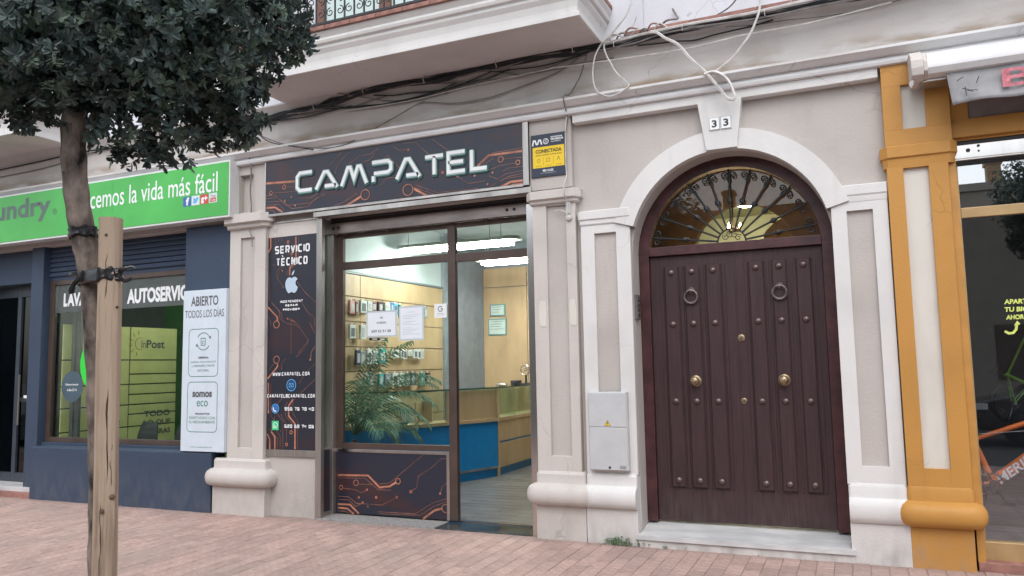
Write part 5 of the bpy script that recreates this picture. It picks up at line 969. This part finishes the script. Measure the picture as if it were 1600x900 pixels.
def wheel(c):
    w_ = MB(); w_.tube([(c[0]+.325*math.cos(q),by,c[1]-.0+.325*math.sin(q)) for q in [2*math.pi*i/40 for i in range(40)]],.026,8,closed=True); o = w_.build('tyre', M_strap, bk, smooth=True)
    w_ = MB(); w_.tube([(c[0]+.292*math.cos(q),by,c[1]+.292*math.sin(q)) for q in [2*math.pi*i/40 for i in range(40)]],.010,6,closed=True); w_.build('rim', M_black, o, smooth=True)
    w_ = MB()
    for i in range(24): q = 2*math.pi*i/24; w_.tube([(c[0]+.02*math.cos(q+.9),by+.02*(-1)**i,c[1]+.02*math.sin(q+.9)),(c[0]+.29*math.cos(q),by,c[1]+.29*math.sin(q))],.0012,3)
    w_.build('spokes', M_chrome, o); MB().lathe([(.025,-.04),(.015,-.02),(.015,.02),(.025,.04)],(c[0],by,c[1]),'-y',12).build('hub', M_black, o, smooth=True)
wheel(RWc); wheel(FWc)
m = MB(); m.tube([(HB[0],by+.06,HB[1]),(FWc[0],by+.06,FWc[1])],.016,8); m.tube([(HB[0],by-.06,HB[1]),(FWc[0],by-.06,FWc[1])],.016,8); m.tube([(HB[0],by-.07,HB[1]),(HB[0],by+.07,HB[1])],.018,8); m.build('fork', M_black, bk, smooth=True)
m = MB(); m.tube([(1.55,by-.33,1.24),(1.53,by-.2,1.22),(1.54,by,1.2),(1.53,by+.2,1.22),(1.55,by+.33,1.24)],.014,8); m.tube([(1.55,by,1.14),(1.54,by,1.2)],.016,8); m.build('handlebar', M_black, bk, smooth=True)
m = MB(); m.tube([(ST[0],by,ST[1]),(ST[0]-.035,by,ST[1]+.17)],.013,8); m.add([(.70,by-.07,1.09),(.70,by+.07,1.09),(.84,by+.04,1.10),(.96,by+.015,1.085),(.96,by-.015,1.085),(.84,by-.04,1.10),(.72,by-.05,1.05),(.72,by+.05,1.05),(.9,by,1.05)],[(0,5,2,1),(5,4,3,2),(6,7,8),(0,6,8,5),(5,8,4),(1,2,8,7),(2,3,8),(0,1,7,6),(3,4,8)]); m.build('saddle', M_black, bk)
m = MB(); m.tube([(BB[0]+.072*math.cos(2*math.pi*i/24),by-.055,BB[1]+.072*math.sin(2*math.pi*i/24)) for i in range(24)],.006,6,closed=True); m.lathe([(.028,0),(.028,.012),(.01,.016)],(BB[0],by-.055,BB[1]),'-y',12)
for i in range(4): q=math.pi*i/2+.5; m.tube([(BB[0],by-.056,BB[1]),(BB[0]+.07*math.cos(q),by-.056,BB[1]+.07*math.sin(q))],.006,5)
for i in range(22): q=2*math.pi*i/22; m.box(BB[0]+.082*math.cos(q)-.004,BB[0]+.082*math.cos(q)+.004,by-.058,by-.054,BB[1]+.082*math.sin(q)-.004,BB[1]+.082*math.sin(q)+.004)
m.tube([(BB[0],by-.07,BB[1]),(BB[0]+.075,by-.075,BB[1]-.15)],.010,6); m.box(BB[0]+.03,BB[0]+.13,by-.14,by-.08,BB[1]-.165,BB[1]-.148); m.tube([(BB[0],by+.07,BB[1]),(BB[0]-.075,by+.075,BB[1]+.15)],.010,6); m.build('crank', M_black, bk, smooth=True, sharp=40)
m = MB(); m.tube([(BB[0],by-.052,BB[1]+.078),(RWc[0],by-.052,RWc[1]+.04)],.004,5); m.tube([(BB[0],by-.052,BB[1]-.078),(.60,by-.052,.44),(.58,by-.052,.47)],.004,5); m.build('chain', M_chrome, bk); MB().lathe([(.055,-.02),(.055,0),(.03,.02)],(RWc[0],by-.04,RWc[1]),'-y',18).build('cassette', M_chrome, bk)
bk.location = (1.5-.043,.60,.165+.038)
tag(MB().tube([(.42,.52,1.0),(.86,.52,.975),(1.9,.52,1.07)],.0025,4).build('security_cable', M_wirew), 'thin pale security cable stretched above the orange bicycle', 'cable')
def copy_tree(o, parent=None):
    c = o.copy(); COL.objects.link(c); c.parent = parent
    for ch in [q for q in ALLO if q.parent == o]: copy_tree(ch, c)
    return c
ALLO = list(bpy.data.objects)
for loc, rot, sc_, nm, rgb_, lab in (((1.95,2.6,1.35),(0,-.75,.25),.62,'lime_bike_paint',(.30,.60,.05),'lime green bicycle hanging at the back of the bicycle shop'),((2.6,3.2,1.9),(0,.3,.1),.7,'blue_bike_paint',(.06,.12,.5),'blue bicycle hanging high at the back of the bicycle shop')):
    c = copy_tree(bk); c.location = loc; c.rotation_euler = rot; c.scale = (sc_,sc_,sc_); c['label'] = lab
    for ch in c.children:
        if ch.name.startswith('frame'): ch.material_slots[0].link = 'OBJECT'; ch.material_slots[0].material = mat(nm, rgb_, .3)
# awning
aw = thing('awning', 'rolled white awning cassette with a hanging grey valance over the bicycle shop', 'awning', (2.2,-.2,3.7))
prof = [(-.02,3.76),(-.24,3.735),(-.30,3.75),(-.325,3.79),(-.325,3.84),(-.30,3.89),(-.24,3.935),(-.12,3.955),(-.02,3.955)]
MB().prism_x(prof,.612,4.2).build('cassette', M_awnw, aw, smooth=True, sharp=30)
m = MB(); m.prism_x([(-.01,3.735),(-.26,3.72),(-.325,3.745),(-.34,3.80),(-.335,3.86),(-.30,3.91),(-.18,3.975),(-.01,3.985)],.50,.585); m.prism_x([(-.01,3.745),(-.25,3.73),(-.33,3.77),(-.33,3.85),(-.24,3.94),(-.01,3.965)],.585,.612); m.build('end_cap', M_cream, aw, bevel=.006)
m = MB(); m.box(.56,4.2,-.22,-.03,3.715,3.742); m.build('bracket', M_steel, aw, bevel=.003)
m = MB(); cols = 46; rows = 8; vs = []
for j in range(rows+1):
    for i in range(cols+1):
        u = i/cols; v = j/rows; x = .735+u*3.4+(.03*v if i == 0 else 0); amp = .006+.014*v
        y_ = -.27+amp*math.sin(u*21+v*1.5)+.012*math.sin(u*53+1)*v; zt = 3.752; zb = 3.500+.008*math.sin(u*33)
        if u < .06: zb -= .012*(1-u/.06)+.0; y_ -= .03*v*(1-u/.06)
        vs.append((x, y_, zt+(zb-zt)*v))
m.add(vs, [(j*(cols+1)+i, j*(cols+1)+i+1, (j+1)*(cols+1)+i+1, (j+1)*(cols+1)+i) for j in range(rows) for i in range(cols)])
va = m.build('valance', M_awn, aw, smooth=True); s0 = va.modifiers.new('thickness','SOLIDIFY'); s0.thickness = .003
x_ = MB(); x_.text('BICICLETAS',1.09,3.2,3.565,3.705,-.302,bold=.012); x_.build('pink_lettering', M_pink, va)
x_ = MB()
for a, b, c, d in ((.80,3.66,.845,3.685),(.925,3.625,.945,3.675),(.83,3.60,.90,3.565),(.86,3.575,.93,3.572),(.85,3.61,.855,3.54)): x_.ribbon([(a,b),((a+c)/2,(b+d)/2+.004),(c,d)],.006,-.303)
x_.build('scuff_marks', M_wireb, va)
tag(MB().tube([(.51,-.28,3.725),(.505,-.285,3.69),(.495,-.285,3.668),(.488,-.285,3.69),(.50,-.28,3.72)],.008,6).build('awning_crank_loop', M_wirew, smooth=True), 'pale crank eye hanging under the awning end cap', 'crank eye')
# ================================================================== cables on the facade
CZ = [(4.115,.10),(4.2,.085),(4.3,.078),(4.4,.07),(4.5,.045),(4.565,.0),(4.60,-.03),(4.66,-.045),(4.661,.12),(9,.12)]
def covey(z):
    if z < 4.115: return -.105 if z > 4.03 else .03
    for (a, ya), (b, yb) in zip(CZ[:-1], CZ[1:]):
        if a <= z <= b: return ya+(yb-ya)*(z-a)/(b-a)
    return .1
def cable(name, pts, r, m_, lab, n=5, sp_=6):
    pts = [(x, min(y, covey(z)-r-.004, covey(z+.03)-r-.004 if 4.1 < z < 4.62 else 9), z) for x, y, z in pts]
    return tag(MB().tube(spline(pts, sp_), r, n).build(name, m_, smooth=True), lab, 'cable')
cable('cable', WIRES['A dark sag'], .007, M_wireg, 'dark cable sagging in the middle of the cove below the wide balcony')
cable('cable', WIRES['B sag low'], .006, M_wireg, 'thin cable sagging lowest below the wide balcony')
cable('cable', WIRES['B2']+[(-3.97,-.0,4.345)], .007, M_wireg, 'thin cable looping in front of the cornice above the shop sign')
cable('cable', WIRES['C'], .006, M_wireg, 'short grey cable drooping from the bundle above the sign')
cable('cable', WIRES['drop'], .007, M_wireg, 'grey cable dropping from the bundle past the alarm sign')
cable('cable', [(-2.407,-.02,3.95),(-2.43,.0,3.80),(-2.434,.0,3.5),(-2.43,.0,3.38),(-2.428,-.08,3.28),(-2.43,-.08,3.19),(-2.43,-.01,3.12),(-2.425,.0,3.02)], .006, M_wirew, 'pale cable running down over the pilaster cap to the round bell')
cable('cable', [(-2.59,.022,3.052),(-2.52,.015,3.06),(-2.46,.01,3.04),(-2.43,.005,3.0)], .005, M_wirew, 'short pale cable from the pilaster into the round bell')
cable('cable', WIRES['thin white long'], .0065, M_wirew, 'long thin white cable running level across the cove')
cable('cable', [(-5.0,.03,4.42),(-4.2,.03,4.40),(-3.4,.035,4.445)]+[(-2.555,-.02,4.448)], .0055, M_wirew, 'thin pale cable crossing under the balcony bundle')
cable('cable', WIRES['thick white'], .014, M_wirew, 'thick white cable hanging in a loop in front of the keystone')
cable('cable', WIRES['thick up']+[(-.57,-.10,5.1),(-.6,.05,5.6)], .011, M_wirew, 'white cable rising from the keystone loop up the upper wall')
cable('cable', WIRES['loop l'], .0075, M_wirew, 'white cable hanging in a wide loop from the balcony corner')
cable('cable', WIRES['loop top']+[(-1.66,-.1,5.2)], .009, M_wirew, 'pale twisted cable rising beside the balcony corner')
cable('cable', [(-2.0,-.13,4.56),(-1.88,-.1,4.62),(-1.75,-.02,4.70),(-1.70,.0,4.80)], .008, M_wirew, 'second pale cable by the balcony corner')
cable('cable', WIRES['left wall wire'], .009, M_wireg, 'grey cable running down between the green sign and the navy sign')
cable('cable', WIRES['left wire tree'], .006, M_wireb, 'thin dark cable leaving behind the tree towards the cornice')
cable('cable', WIRES['twist'], .006, M_wireg, 'frayed cable end hanging over the left pilaster cap')
cable('cable', [(-1.0,.08,4.70),(-.86,.05,4.75),(-.76,.0,4.85),(-.70,.05,5.1)], .007, M_wireg, 'thin grey cable climbing the upper wall above the door')
cable('cable', [(-12,.05,4.44),(-10.2,.05,4.47),(-9.0,.05,4.49),(-7.6,.05,4.43),(-6.2,.05,4.42)], .010, M_wireb, 'black cable along the cove above the laundry sign')
cable('cable', [(-12,.06,4.36),(-10.0,.06,4.38),(-8.8,.06,4.47),(-7.2,.06,4.38),(-6.2,.05,4.44)], .007, M_wireg, 'thin grey cable along the cove above the laundry sign')
r3 = random.Random(21)
for i, (xa, xb, z0_, dz_) in enumerate(((-6.2,-4.9,4.46,-.03),(-5.9,-4.4,4.50,-.05),(-5.2,-3.6,4.50,-.09),(-4.6,-3.0,4.52,-.06),(-3.9,-2.2,4.53,-.07),(-3.3,-2.1,4.55,-.05),(-1.7,-.5,4.53,-.04),(-.9,.9,4.54,-.05),(-5.6,-3.2,4.53,-.12))):
    n_ = 7; cable('cable', [(xa+(xb-xa)*t/n_, .03, z0_+dz_*math.sin(math.pi*t/n_)+r3.uniform(-.008,.008)) for t in range(n_+1)], (.008,.0055,.0065)[i%3], (M_wireb,M_wireg,M_wireb)[i%3], ('black','thin grey','dark')[i%3]+' cable slack of the facade run, '+ORD[i]+' counted from the tree towards the awning')
# bundles: strands that wander round a common line
def strands(name, lab, line, k, rad, mats, rr, seed):
    r2 = random.Random(seed); t = thing(name, lab, 'cable bundle', line[0])
    P = [Vector((p.x, min(p.y, covey(min(p.z,4.6))-rad*.6), p.z)) for p in spline(line, 8)]
    for i in range(k):
        ph, fr_, am = r2.uniform(0,6.3), r2.uniform(.6,1.6), rad*r2.uniform(.35,1.0); oz = r2.uniform(-rad,rad)*.6
        pts = [p+Vector((0, -abs(am*.5*math.cos(ph+fr_*j*.35)), oz*.7+am*.6*math.sin(ph+fr_*j*.42))) for j, p in enumerate(P)]
        MB().tube(pts, rr*r2.uniform(.7,1.3), 5).build('strand', mats[i % len(mats)], t, smooth=True)
    for j in range(4, len(P)-2, 11):
        p = P[j]; MB().tube([p+Vector((0,-rad*1.4-.004,-rad*.9)), p+Vector((0,-rad*1.9-.006,0)), p+Vector((0,-rad*1.4,rad*.9)), p+Vector((0,.0,rad*1.1))],.004,4).build('clip', M_wirew, t)
strands('cable_bundle', 'thick black cable bundle tucked under the wide balcony', [(-6.3,.04,4.47),(-5.75,.045,4.49),(-5.3,.045,4.51),(-4.8,.045,4.555),(-4.3,.045,4.565),(-3.7,.045,4.555),(-3.1,.045,4.57),(-2.5,.045,4.575),(-2.05,.02,4.565)], 9, .042, [M_wireb,M_wireb,M_wireg], .012, 5)
strands('cable_bundle', 'black cable bundle along the ledge above the arched door', [(-2.05,.0,4.555),(-1.7,-.02,4.56),(-1.2,-.05,4.575),(-.7,-.05,4.565),(-.1,-.05,4.575),(.6,-.05,4.56),(2.5,-.05,4.56)], 8, .036, [M_wireb,M_wireb,M_wireg], .011, 8)
cable('cable', [(-2.0,-.06,4.575),(-1.6,-.09,4.588),(-1.2,-.10,4.592),(-.7,-.10,4.583),(-.2,-.10,4.60),(.5,-.10,4.592),(2,-.10,4.59)], .014, M_wirew, 'thick white cable clipped along the terracotta ledge')
cable('cable', [(-2.0,-.04,4.53),(-1.7,-.08,4.52),(-1.45,-.09,4.555),(-1.1,-.10,4.55),(-.6,-.09,4.53),(0,-.09,4.535),(1,-.09,4.53)], .008, M_wireg, 'grey cable below the black bundle over the door')
jm = MB(); r2 = random.Random(4)
for i in range(7):
    a = Vector((-1.95+.07*i, -.06, 4.60)); jm.tube(spline([a, a+Vector((.06,-.05,r2.uniform(.02,.06))), a+Vector((.14,-.02,r2.uniform(-.01,.06))), a+Vector((.2,.0,r2.uniform(.0,.03)))], 4), .008, 5, mi=i % 3)
tag(jm.build('cable_tangle', [M_wirew, M_wireg, M_terra], smooth=True), 'messy tangle of cable ends on the ledge beside the wide balcony', 'cable')
tag(MB().tube(spline([(-1.50,.02,4.66),(-1.42,-.02,4.70),(-1.32,-.02,4.70),(-1.34,.04,4.76),(-1.38,.09,4.85)],5),.010,6).build('broken_conduit', M_wireg, smooth=True), 'broken grey conduit end poking out of the upper wall', 'conduit')
# ================================================================== weeds
wd = MB()
for i in range(70):
    x = rs.gauss(-2.02,.075) if i < 56 else rs.uniform(-2.32,-1.35); y_ = -.012-abs(rs.gauss(0,.02)); h = rs.uniform(.015,.07)*(1 if i < 56 else .45); 
    c = Vector((x,y_,h)); 
    for k in range(3):
        q = rs.uniform(0,6.3); d = Vector((math.cos(q),math.sin(q)-.3,.3)).normalized(); n_ = Vector((-d.y,d.x,0)).normalized(); L = rs.uniform(.012,.024)
        wd.add([c,c+d*L*.5+n_*L*.4,c+d*L,c+d*L*.5-n_*L*.4],[(0,1,2,3)])
    wd.tube([(x,y_,0),c],.0012,3)
o = wd.build('weeds', M_weed); o['kind'] = 'stuff'; o['label'] = 'small green weeds sprouting along the foot of the white pilaster'; o['category'] = 'weeds'
fl_ = MB()
for i in range(26):
    x = rs.uniform(-7.5,.6); y_ = rs.uniform(-1.6,-.06) if i % 3 else rs.uniform(-.16,-.02); q = rs.uniform(0,6.3); L = rs.uniform(.010,.026); d = Vector((math.cos(q),math.sin(q),0)); n_ = Vector((-d.y,d.x,0)); c = Vector((x,y_,.004))
    fl_.add([c, c+d*L*.5+n_*L*.3+Vector((0,0,.004)), c+d*L+Vector((0,0,rs.uniform(0,.006))), c+d*L*.5-n_*L*.3+Vector((0,0,.003))], [(0,1,2,3)])
o = fl_.build('fallen_leaves', mat('dry_leaf', (.09,.06,.04), .8, var=.4, isl=.4)); o['kind'] = 'stuff'; o['label'] = 'small dry leaf scraps scattered over the pink paving'; o['category'] = 'litter'
# ================================================================== street tree with stake
def limb(mb, pts, rs_): mb.tube(spline(pts, 5), [rs_[0]+(rs_[-1]-rs_[0])*i/((len(pts)-1)*5) for i in range((len(pts)-1)*5+1)], 9)
TR = thing('street_tree', 'young street tree with dark leathery leaves tied to a wooden stake', 'tree', (-2.5,-4.83,0))
m = MB(); tp = [(-2.50,-4.815,-.05),(-2.512,-4.835,.5),(-2.516,-4.841,.88),(-2.522,-4.848,1.195),(-2.53,-4.858,1.56),(-2.544,-4.876,1.91),(-2.564,-4.902,2.075),(-2.585,-4.928,2.26),(-2.595,-4.94,2.50),(-2.58,-4.92,2.75),(-2.56,-4.9,3.1)]
P = spline(tp, 7); rr = random.Random(2); R_ = [(.033 if P[i].z < 1.3 else .033+.010*min(1,(P[i].z-1.3)/.5))+.0022*math.sin(i*1.7)+.0015*rr.uniform(-1,1) for i in range(len(P))]
m.tube(P, R_, 14)
for z, a in ((1.75,0),(2.12,2),(1.32,3),(2.33,4.5)):   # knots
    i = min(range(len(P)), key=lambda k: abs(P[k].z-z)); d = Vector((math.cos(a),math.sin(a),.3)).normalized(); m.tube([P[i]+d*.025,P[i]+d*.043,P[i]+d*.047],[.018,.012,.004],8)
m.build('trunk', M_bark, TR, smooth=True)
BLOBS = [(-2.608,-4.748,3.135,0.420),(-2.786,-4.990,3.013,0.360),(-2.403,-4.516,3.167,0.380),(-2.669,-4.910,2.770,0.240),(-2.468,-4.735,2.770,0.270),(-2.327,-4.581,2.773,0.210),(-2.241,-4.428,3.031,0.200),(-2.211,-4.267,3.148,0.130),(-2.825,-5.050,2.748,0.170),(-2.809,-4.935,2.685,0.150),(-2.469,-4.814,2.543,0.140),(-2.404,-4.663,2.577,0.150),(-2.344,-4.457,2.681,0.140),(-2.314,-4.359,2.664,0.080),(-2.535,-4.897,2.529,0.090),(-2.342,-4.525,2.540,0.070),(-2.919,-5.206,2.947,0.400),(-2.894,-5.163,2.672,0.200),(-2.671,-4.746,3.699,0.550),(-2.979,-5.012,3.571,0.500),(-2.353,-4.396,3.645,0.400),(-2.179,-4.240,2.993,0.070),(-2.495,-4.815,2.410,0.045),(-2.448,-4.712,2.442,0.050),(-2.768,-5.054,2.531,0.050),(-2.297,-4.343,2.849,0.100),(-2.332,-4.376,2.578,0.050),(-2.358,-4.916,2.808,0.250),(-2.462,-5.136,2.788,0.250),(-2.217,-4.755,2.869,0.220),(-3.026,-4.551,3.558,0.550),(-2.731,-4.280,3.562,0.400),(-3.202,-4.803,3.355,0.450)]
m = MB()
for i, (x, y_, z, r) in enumerate(BLOBS[:16]):
    a = P[-1-(i % 5)*3]; c = Vector((x,y_,z)); mid = (a*.5+c*.5)+Vector((0,0,.06)); limb(m, [a, mid, c], [.022, .005])
m.build('branches', M_bark, TR, smooth=True, kind='stuff')
cr = MB(); lr = random.Random(11)
def leaf(c, d, up_, L, w_, mi):
    s_ = d.cross(up_).normalized(); k = len(cr.v); dr = up_*(-w_*.22)
    cr.v += [tuple(c), tuple(c+d*L*.42+s_*w_*.5-dr*.6), tuple(c+d*L*.82+s_*w_*.38), tuple(c+d*L+dr), tuple(c+d*L*.82-s_*w_*.38), tuple(c+d*L*.42-s_*w_*.5-dr*.6)]
    cr.f += [(k,k+1,k+2,k+3),(k,k+3,k+4,k+5)]; cr.m += [mi, mi]
nros = 0
for (x, y_, z, r) in BLOBS:
    n = int((4000 if z > 2.85 else 3000)*r*r)+6
    for k in range(n):
        u = Vector((lr.gauss(0,1),lr.gauss(0,1),lr.gauss(0,1))).normalized(); q = r*(.45+.55*lr.random()**.5) if lr.random() < .72 else r*lr.uniform(.9,1.22)
        c = Vector((x,y_,z))+u*q; ax_ = (u+Vector((lr.gauss(0,.5),lr.gauss(0,.5),lr.gauss(0,.5)+.25))).normalized(); e1 = ax_.orthogonal().normalized(); e2 = ax_.cross(e1)
        nl = lr.randint(6,10); sc = lr.uniform(.7,1.25); mi = 1 if lr.random() < .32 else 0
        if k % 9 == 0: cr.tube([c-u*.05, c], .0014, 3, mi=2)
        for j in range(nl):
            a = 2*math.pi*j/nl*1.0+lr.uniform(-.3,.3); t_ = lr.uniform(.15,.9); rd = e1*math.cos(a)+e2*math.sin(a); d = (rd+ax_*t_).normalized(); up_ = (ax_-d*ax_.dot(d)).normalized()
            leaf(c+ax_*lr.uniform(-.015,.01), d, up_, .036*sc*lr.uniform(.75,1.15), .0165*sc, mi)
        nros += 1
cr.build('foliage', [M_leaf, M_leaf2, M_bark], TR, kind='stuff')
stk = thing('wooden_stake', 'weathered split wooden stake standing upright beside the tree trunk', 'stake', (-2.42,-4.91,0))
m = MB(); n = 18; ring = []
for i in range(n): 
    q = 2*math.pi*i/n; c_, s_ = math.cos(q), math.sin(q); k = (abs(c_)**3.2+abs(s_)**3.2)**(-1/3.2); ring.append((c_*k, s_*k))
ang = math.radians(38); zs_ = [-.05+i*.1 for i in range(23)]; vs = []
for iz, z in enumerate(zs_):
    z = min(z, 2.157)
    for i, (a, b) in enumerate(ring):
        w_ = .0375+.0012*math.sin(z*3+i)+.0008*math.sin(i*5+z*9); 
        if i == 13 and z < 1.75: w_ *= .80+.1*math.sin(z*7)**2      # long drying crack
        vs.append((-2.418+.006*(2.157-z)+w_*(a*math.cos(ang)-b*math.sin(ang)), -4.914+.012*(2.157-z)*1.0+w_*(a*math.sin(ang)+b*math.cos(ang)), z))
fs = [(j*n+i, j*n+(i+1)%n, (j+1)*n+(i+1)%n, (j+1)*n+i) for j in range(len(zs_)-1) for i in range(n)]+[tuple((len(zs_)-1)*n+i for i in range(n))]
m.add(vs, fs); st_ = m.build('post', M_stake, stk, smooth=True, sharp=32)
def saxis(z): return Vector((-2.418+.006*(2.157-z), -4.914+.012*(2.157-z), z))
sd = Vector((.78,-.625,0)).normalized(); sn = Vector((.625,.78,0))
for i, (za, zb, off_, rm) in enumerate(((1.70,1.22,.000,.0030),(1.36,1.20,.013,.0018),(2.02,1.86,-.012,.0016),(1.16,.90,-.016,.0018),(2.15,2.06,.006,.0015))):
    N_ = 16; pts = []; rad = []
    for k in range(N_+1):
        t = k/N_; z = za+(zb-za)*t; pts.append(saxis(z)+sd*.0372+sn*(off_+.0022*math.sin(t*9+i)+.001*math.sin(t*23))); rad.append(.0003+rm*math.sin(math.pi*t)**.7*(.8+.3*math.sin(t*17)))
    MB().tube(pts, rad, 5).build('drying_crack', mat('dark_crack_wood', (.05,.033,.025), .95), st_)
for z, o_, r_ in ((1.175,.018,.011),(1.13,-.012,.008),(2.085,-.014,.006),(1.83,.024,.006)):
    c_ = saxis(z); MB().tube([c_+sd*.030+sn*o_, c_+sd*.0385+sn*o_, c_+sd*.0405+sn*o_],[r_,r_*.9,r_*.5],10).build('knot', mat('dark_knot_wood', (.13,.085,.06), .9, var=.4, scale=60), st_, smooth=True)
bd_ = MB()
TC = Vector((-2.48,-4.885,1.952))
def strap(z, h, pad, c0, c1, mb, tilt=0):
    n = 40; inner = []
    for i in range(n):
        q = 2*math.pi*i/n; inner.append((q,))
    vs = []
    ctr = [(Vector((c0[0],c0[1])), c0[2]), (Vector((c1[0],c1[1])), c1[2])]
    # hull of two circles
    pts = []
    for i in range(n):
        q = 2*math.pi*i/n; d = Vector((math.cos(q), math.sin(q))); best = max(ctr, key=lambda cc: cc[0].dot(d)+cc[1]); pts.append(best[0]+d*(best[1]+pad))
    hm = []
    for k, (dz, ex) in enumerate(((-.5,0),(-.35,.004),(0,.001),(.35,.004),(.5,0))):
        for i, p in enumerate(pts):
            q = 2*math.pi*i/n; d = Vector((math.cos(q), math.sin(q))); e = ex+.0022*math.sin(i*1.9+k*2.1); vs.append((p.x+d.x*e, p.y+d.y*e, z+dz*h*(1+.25*math.sin(i*.9))+tilt*math.cos(q)))
    m2 = mb; m2.add(vs, [(j*n+i, j*n+(i+1)%n, (j+1)*n+(i+1)%n, (j+1)*n+i) for j in range(4) for i in range(n)])
tie = thing('tree_tie', 'knotted black rubber strap tying the trunk to the stake', 'strap', (-2.48,-4.89,1.93))
m = MB(); strap(1.945, .042, .003, (-2.545,-4.878,.044), (-2.421,-4.912,.040), m, .004); s1_ = m.build('strap', M_strap, tie, smooth=True); so_ = s1_.modifiers.new('thickness','SOLIDIFY'); so_.thickness = .004
def rv(v): return RC @ Vector(v)
kx = Vector((-2.385,-4.905,1.945)); m = MB()   # knot on the right of the stake
for i in range(5):
    q = rs.uniform(0,6.3); m.tube(spline([kx+Vector((.012*math.cos(q+t*1.9),.014*math.sin(q+t*1.3),.018*math.sin(q*2+t*1.7))) for t in range(6)],4),.0085,7)
m.tube(spline([kx,kx+Vector((.03,.0,.02)),kx+Vector((.05,.012,.028)),kx+Vector((.062,.02,.02))],4),[.009]*6+[.005]*7,6); m.tube(spline([kx,kx+Vector((.02,.01,-.02)),kx+Vector((.045,.02,-.012))],4),.007,6); m.build('knot', M_strap, tie, smooth=True)
kl = Vector((-2.585,-4.93,1.94)); m = MB()     # loose ends in front of the trunk
kl = Vector((-2.542,-4.925,1.948))
for i in range(4):
    q = rs.uniform(0,6.3); m.tube(spline([kl+Vector((.014*math.cos(q+t*1.7),.008*math.sin(q+t*1.3),.014*math.sin(q*2+t*1.9))) for t in range(6)],4),.008,7)
m.tube(spline([kl,kl+Vector((-.02,-.012,-.02)),kl+Vector((-.034,-.014,-.045)),kl+Vector((-.036,-.01,-.060))],4),[.009]*7+[.011]*6,6); m.tube(spline([kl,kl+Vector((-.03,-.012,.012)),kl+Vector((-.05,-.005,.008))],4),.008,6); m.build('knot', M_strap, tie, smooth=True)
tie2 = MB(); strap(2.112,.036,.002,(-2.568,-4.907,.044),(-2.568,-4.907,.044),tie2,.003); t2_ = tag(tie2.build('tree_tie', M_strap, smooth=True), 'dark strap wound once round the trunk above the stake knot', 'strap'); so_ = t2_.modifiers.new('thickness','SOLIDIFY'); so_.thickness = .003
# ================================================================== across the street (seen mirrored in the shop glass)
OB = thing('opposite_house', 'low grey rendered house across the street mirrored in the bicycle shop glass', 'building', (2,-17,0))
m = MB(); m.box(-30,30,-22,-16,0,6.0); m.box(-30,30,-16.05,-15.9,5.9,6.1); m.build('wall', M_opp, OB)
for i in range(-9, 10):
    x = i*3.1+.7; f_ = MB().box(x-.55,x+.55,-16.03,-15.97,1.0 if i % 3 else 0.05,2.4); f_.build('window' if i % 3 else 'door', mat('opposite_frame',(.12,.09,.07),.5), OB)
    g_ = MB().box(x-.45,x+.45,-16.05,-16.03,3.4,4.6).build('window', mat('opposite_glass',(.04,.05,.06),.15), OB)
for x in (-20,-9,-3.3,1.0,3.55,5.2,9): m = MB(); m.box(x-.16,x+.16,-16.6,-16.2,6.0,6.75); m.box(x-.20,x+.20,-16.64,-16.16,6.62,6.72); m.build('chimney', mat('chimney_sand',(.42,.30,.17),.8), OB)
pc = thing('parked_car', 'dark hatchback parked across the street, mirrored in the bicycle shop glass', 'car', (4.0,-11.2,-.13))
cx0 = 1.95; zb_ = -.13
side = [(0,.45),(.02,.70),(.25,.86),(.95,1.0),(1.50,1.42),(1.85,1.50),(2.9,1.50),(3.5,1.36),(3.95,1.02),(4.1,.92),(4.12,.45),(3.9,.30),(3.62,.30),(3.55,.52),(3.35,.62),(3.12,.52),(3.05,.30),(1.15,.30),(1.08,.52),(.85,.62),(.62,.52),(.55,.30),(.15,.30)]
MB().prism_y([(cx0+a,zb_+b) for a,b in side],-12.0,-10.4).build('body', mat('dark_car_paint',(.02,.022,.028),.25,coat=.6), pc, bevel=.05, smooth=True, sharp=50)
for pts in ([(1.08,1.02),(1.55,1.38),(1.95,1.44),(2.15,1.44),(2.15,1.02)],[(2.22,1.02),(2.22,1.44),(2.9,1.44),(3.40,1.30),(3.72,1.04)]): MB().prism_y([(cx0+a,zb_+b) for a,b in pts],-10.40,-10.385).build('window', mat('car_glass',(.10,.12,.14),.08), pc)
for xx in (.85,3.35):
    w_ = MB().lathe([(.20,-.1),(.31,-.09),(.32,0),(.31,.09),(.20,.1)],(cx0+xx,-10.52,zb_+.32),'-y',24).build('wheel', M_strap, pc, smooth=True, sharp=40); MB().lathe([(.19,.10),(.17,.115),(.05,.10),(.001,.11)],(cx0+xx,-10.52,zb_+.32),'-y',16).build('hub_cap', M_chrome, w_, smooth=True)
MB().box(cx0+.02,cx0+.30,-10.40,-10.385,zb_+.70,zb_+.82).build('headlight', M_print, pc, bevel=.01)
ALLO = list(bpy.data.objects)
T2 = copy_tree(TR); T2.location = (2.95,-5.6,-.45); T2.rotation_euler = (0,0,2.1); T2.scale = (1.2,1.2,1.2); T2['label'] = 'street tree further along the pavement mirrored in the bicycle shop glass'; T2['category'] = 'tree'
bpy.context.view_layer.update()
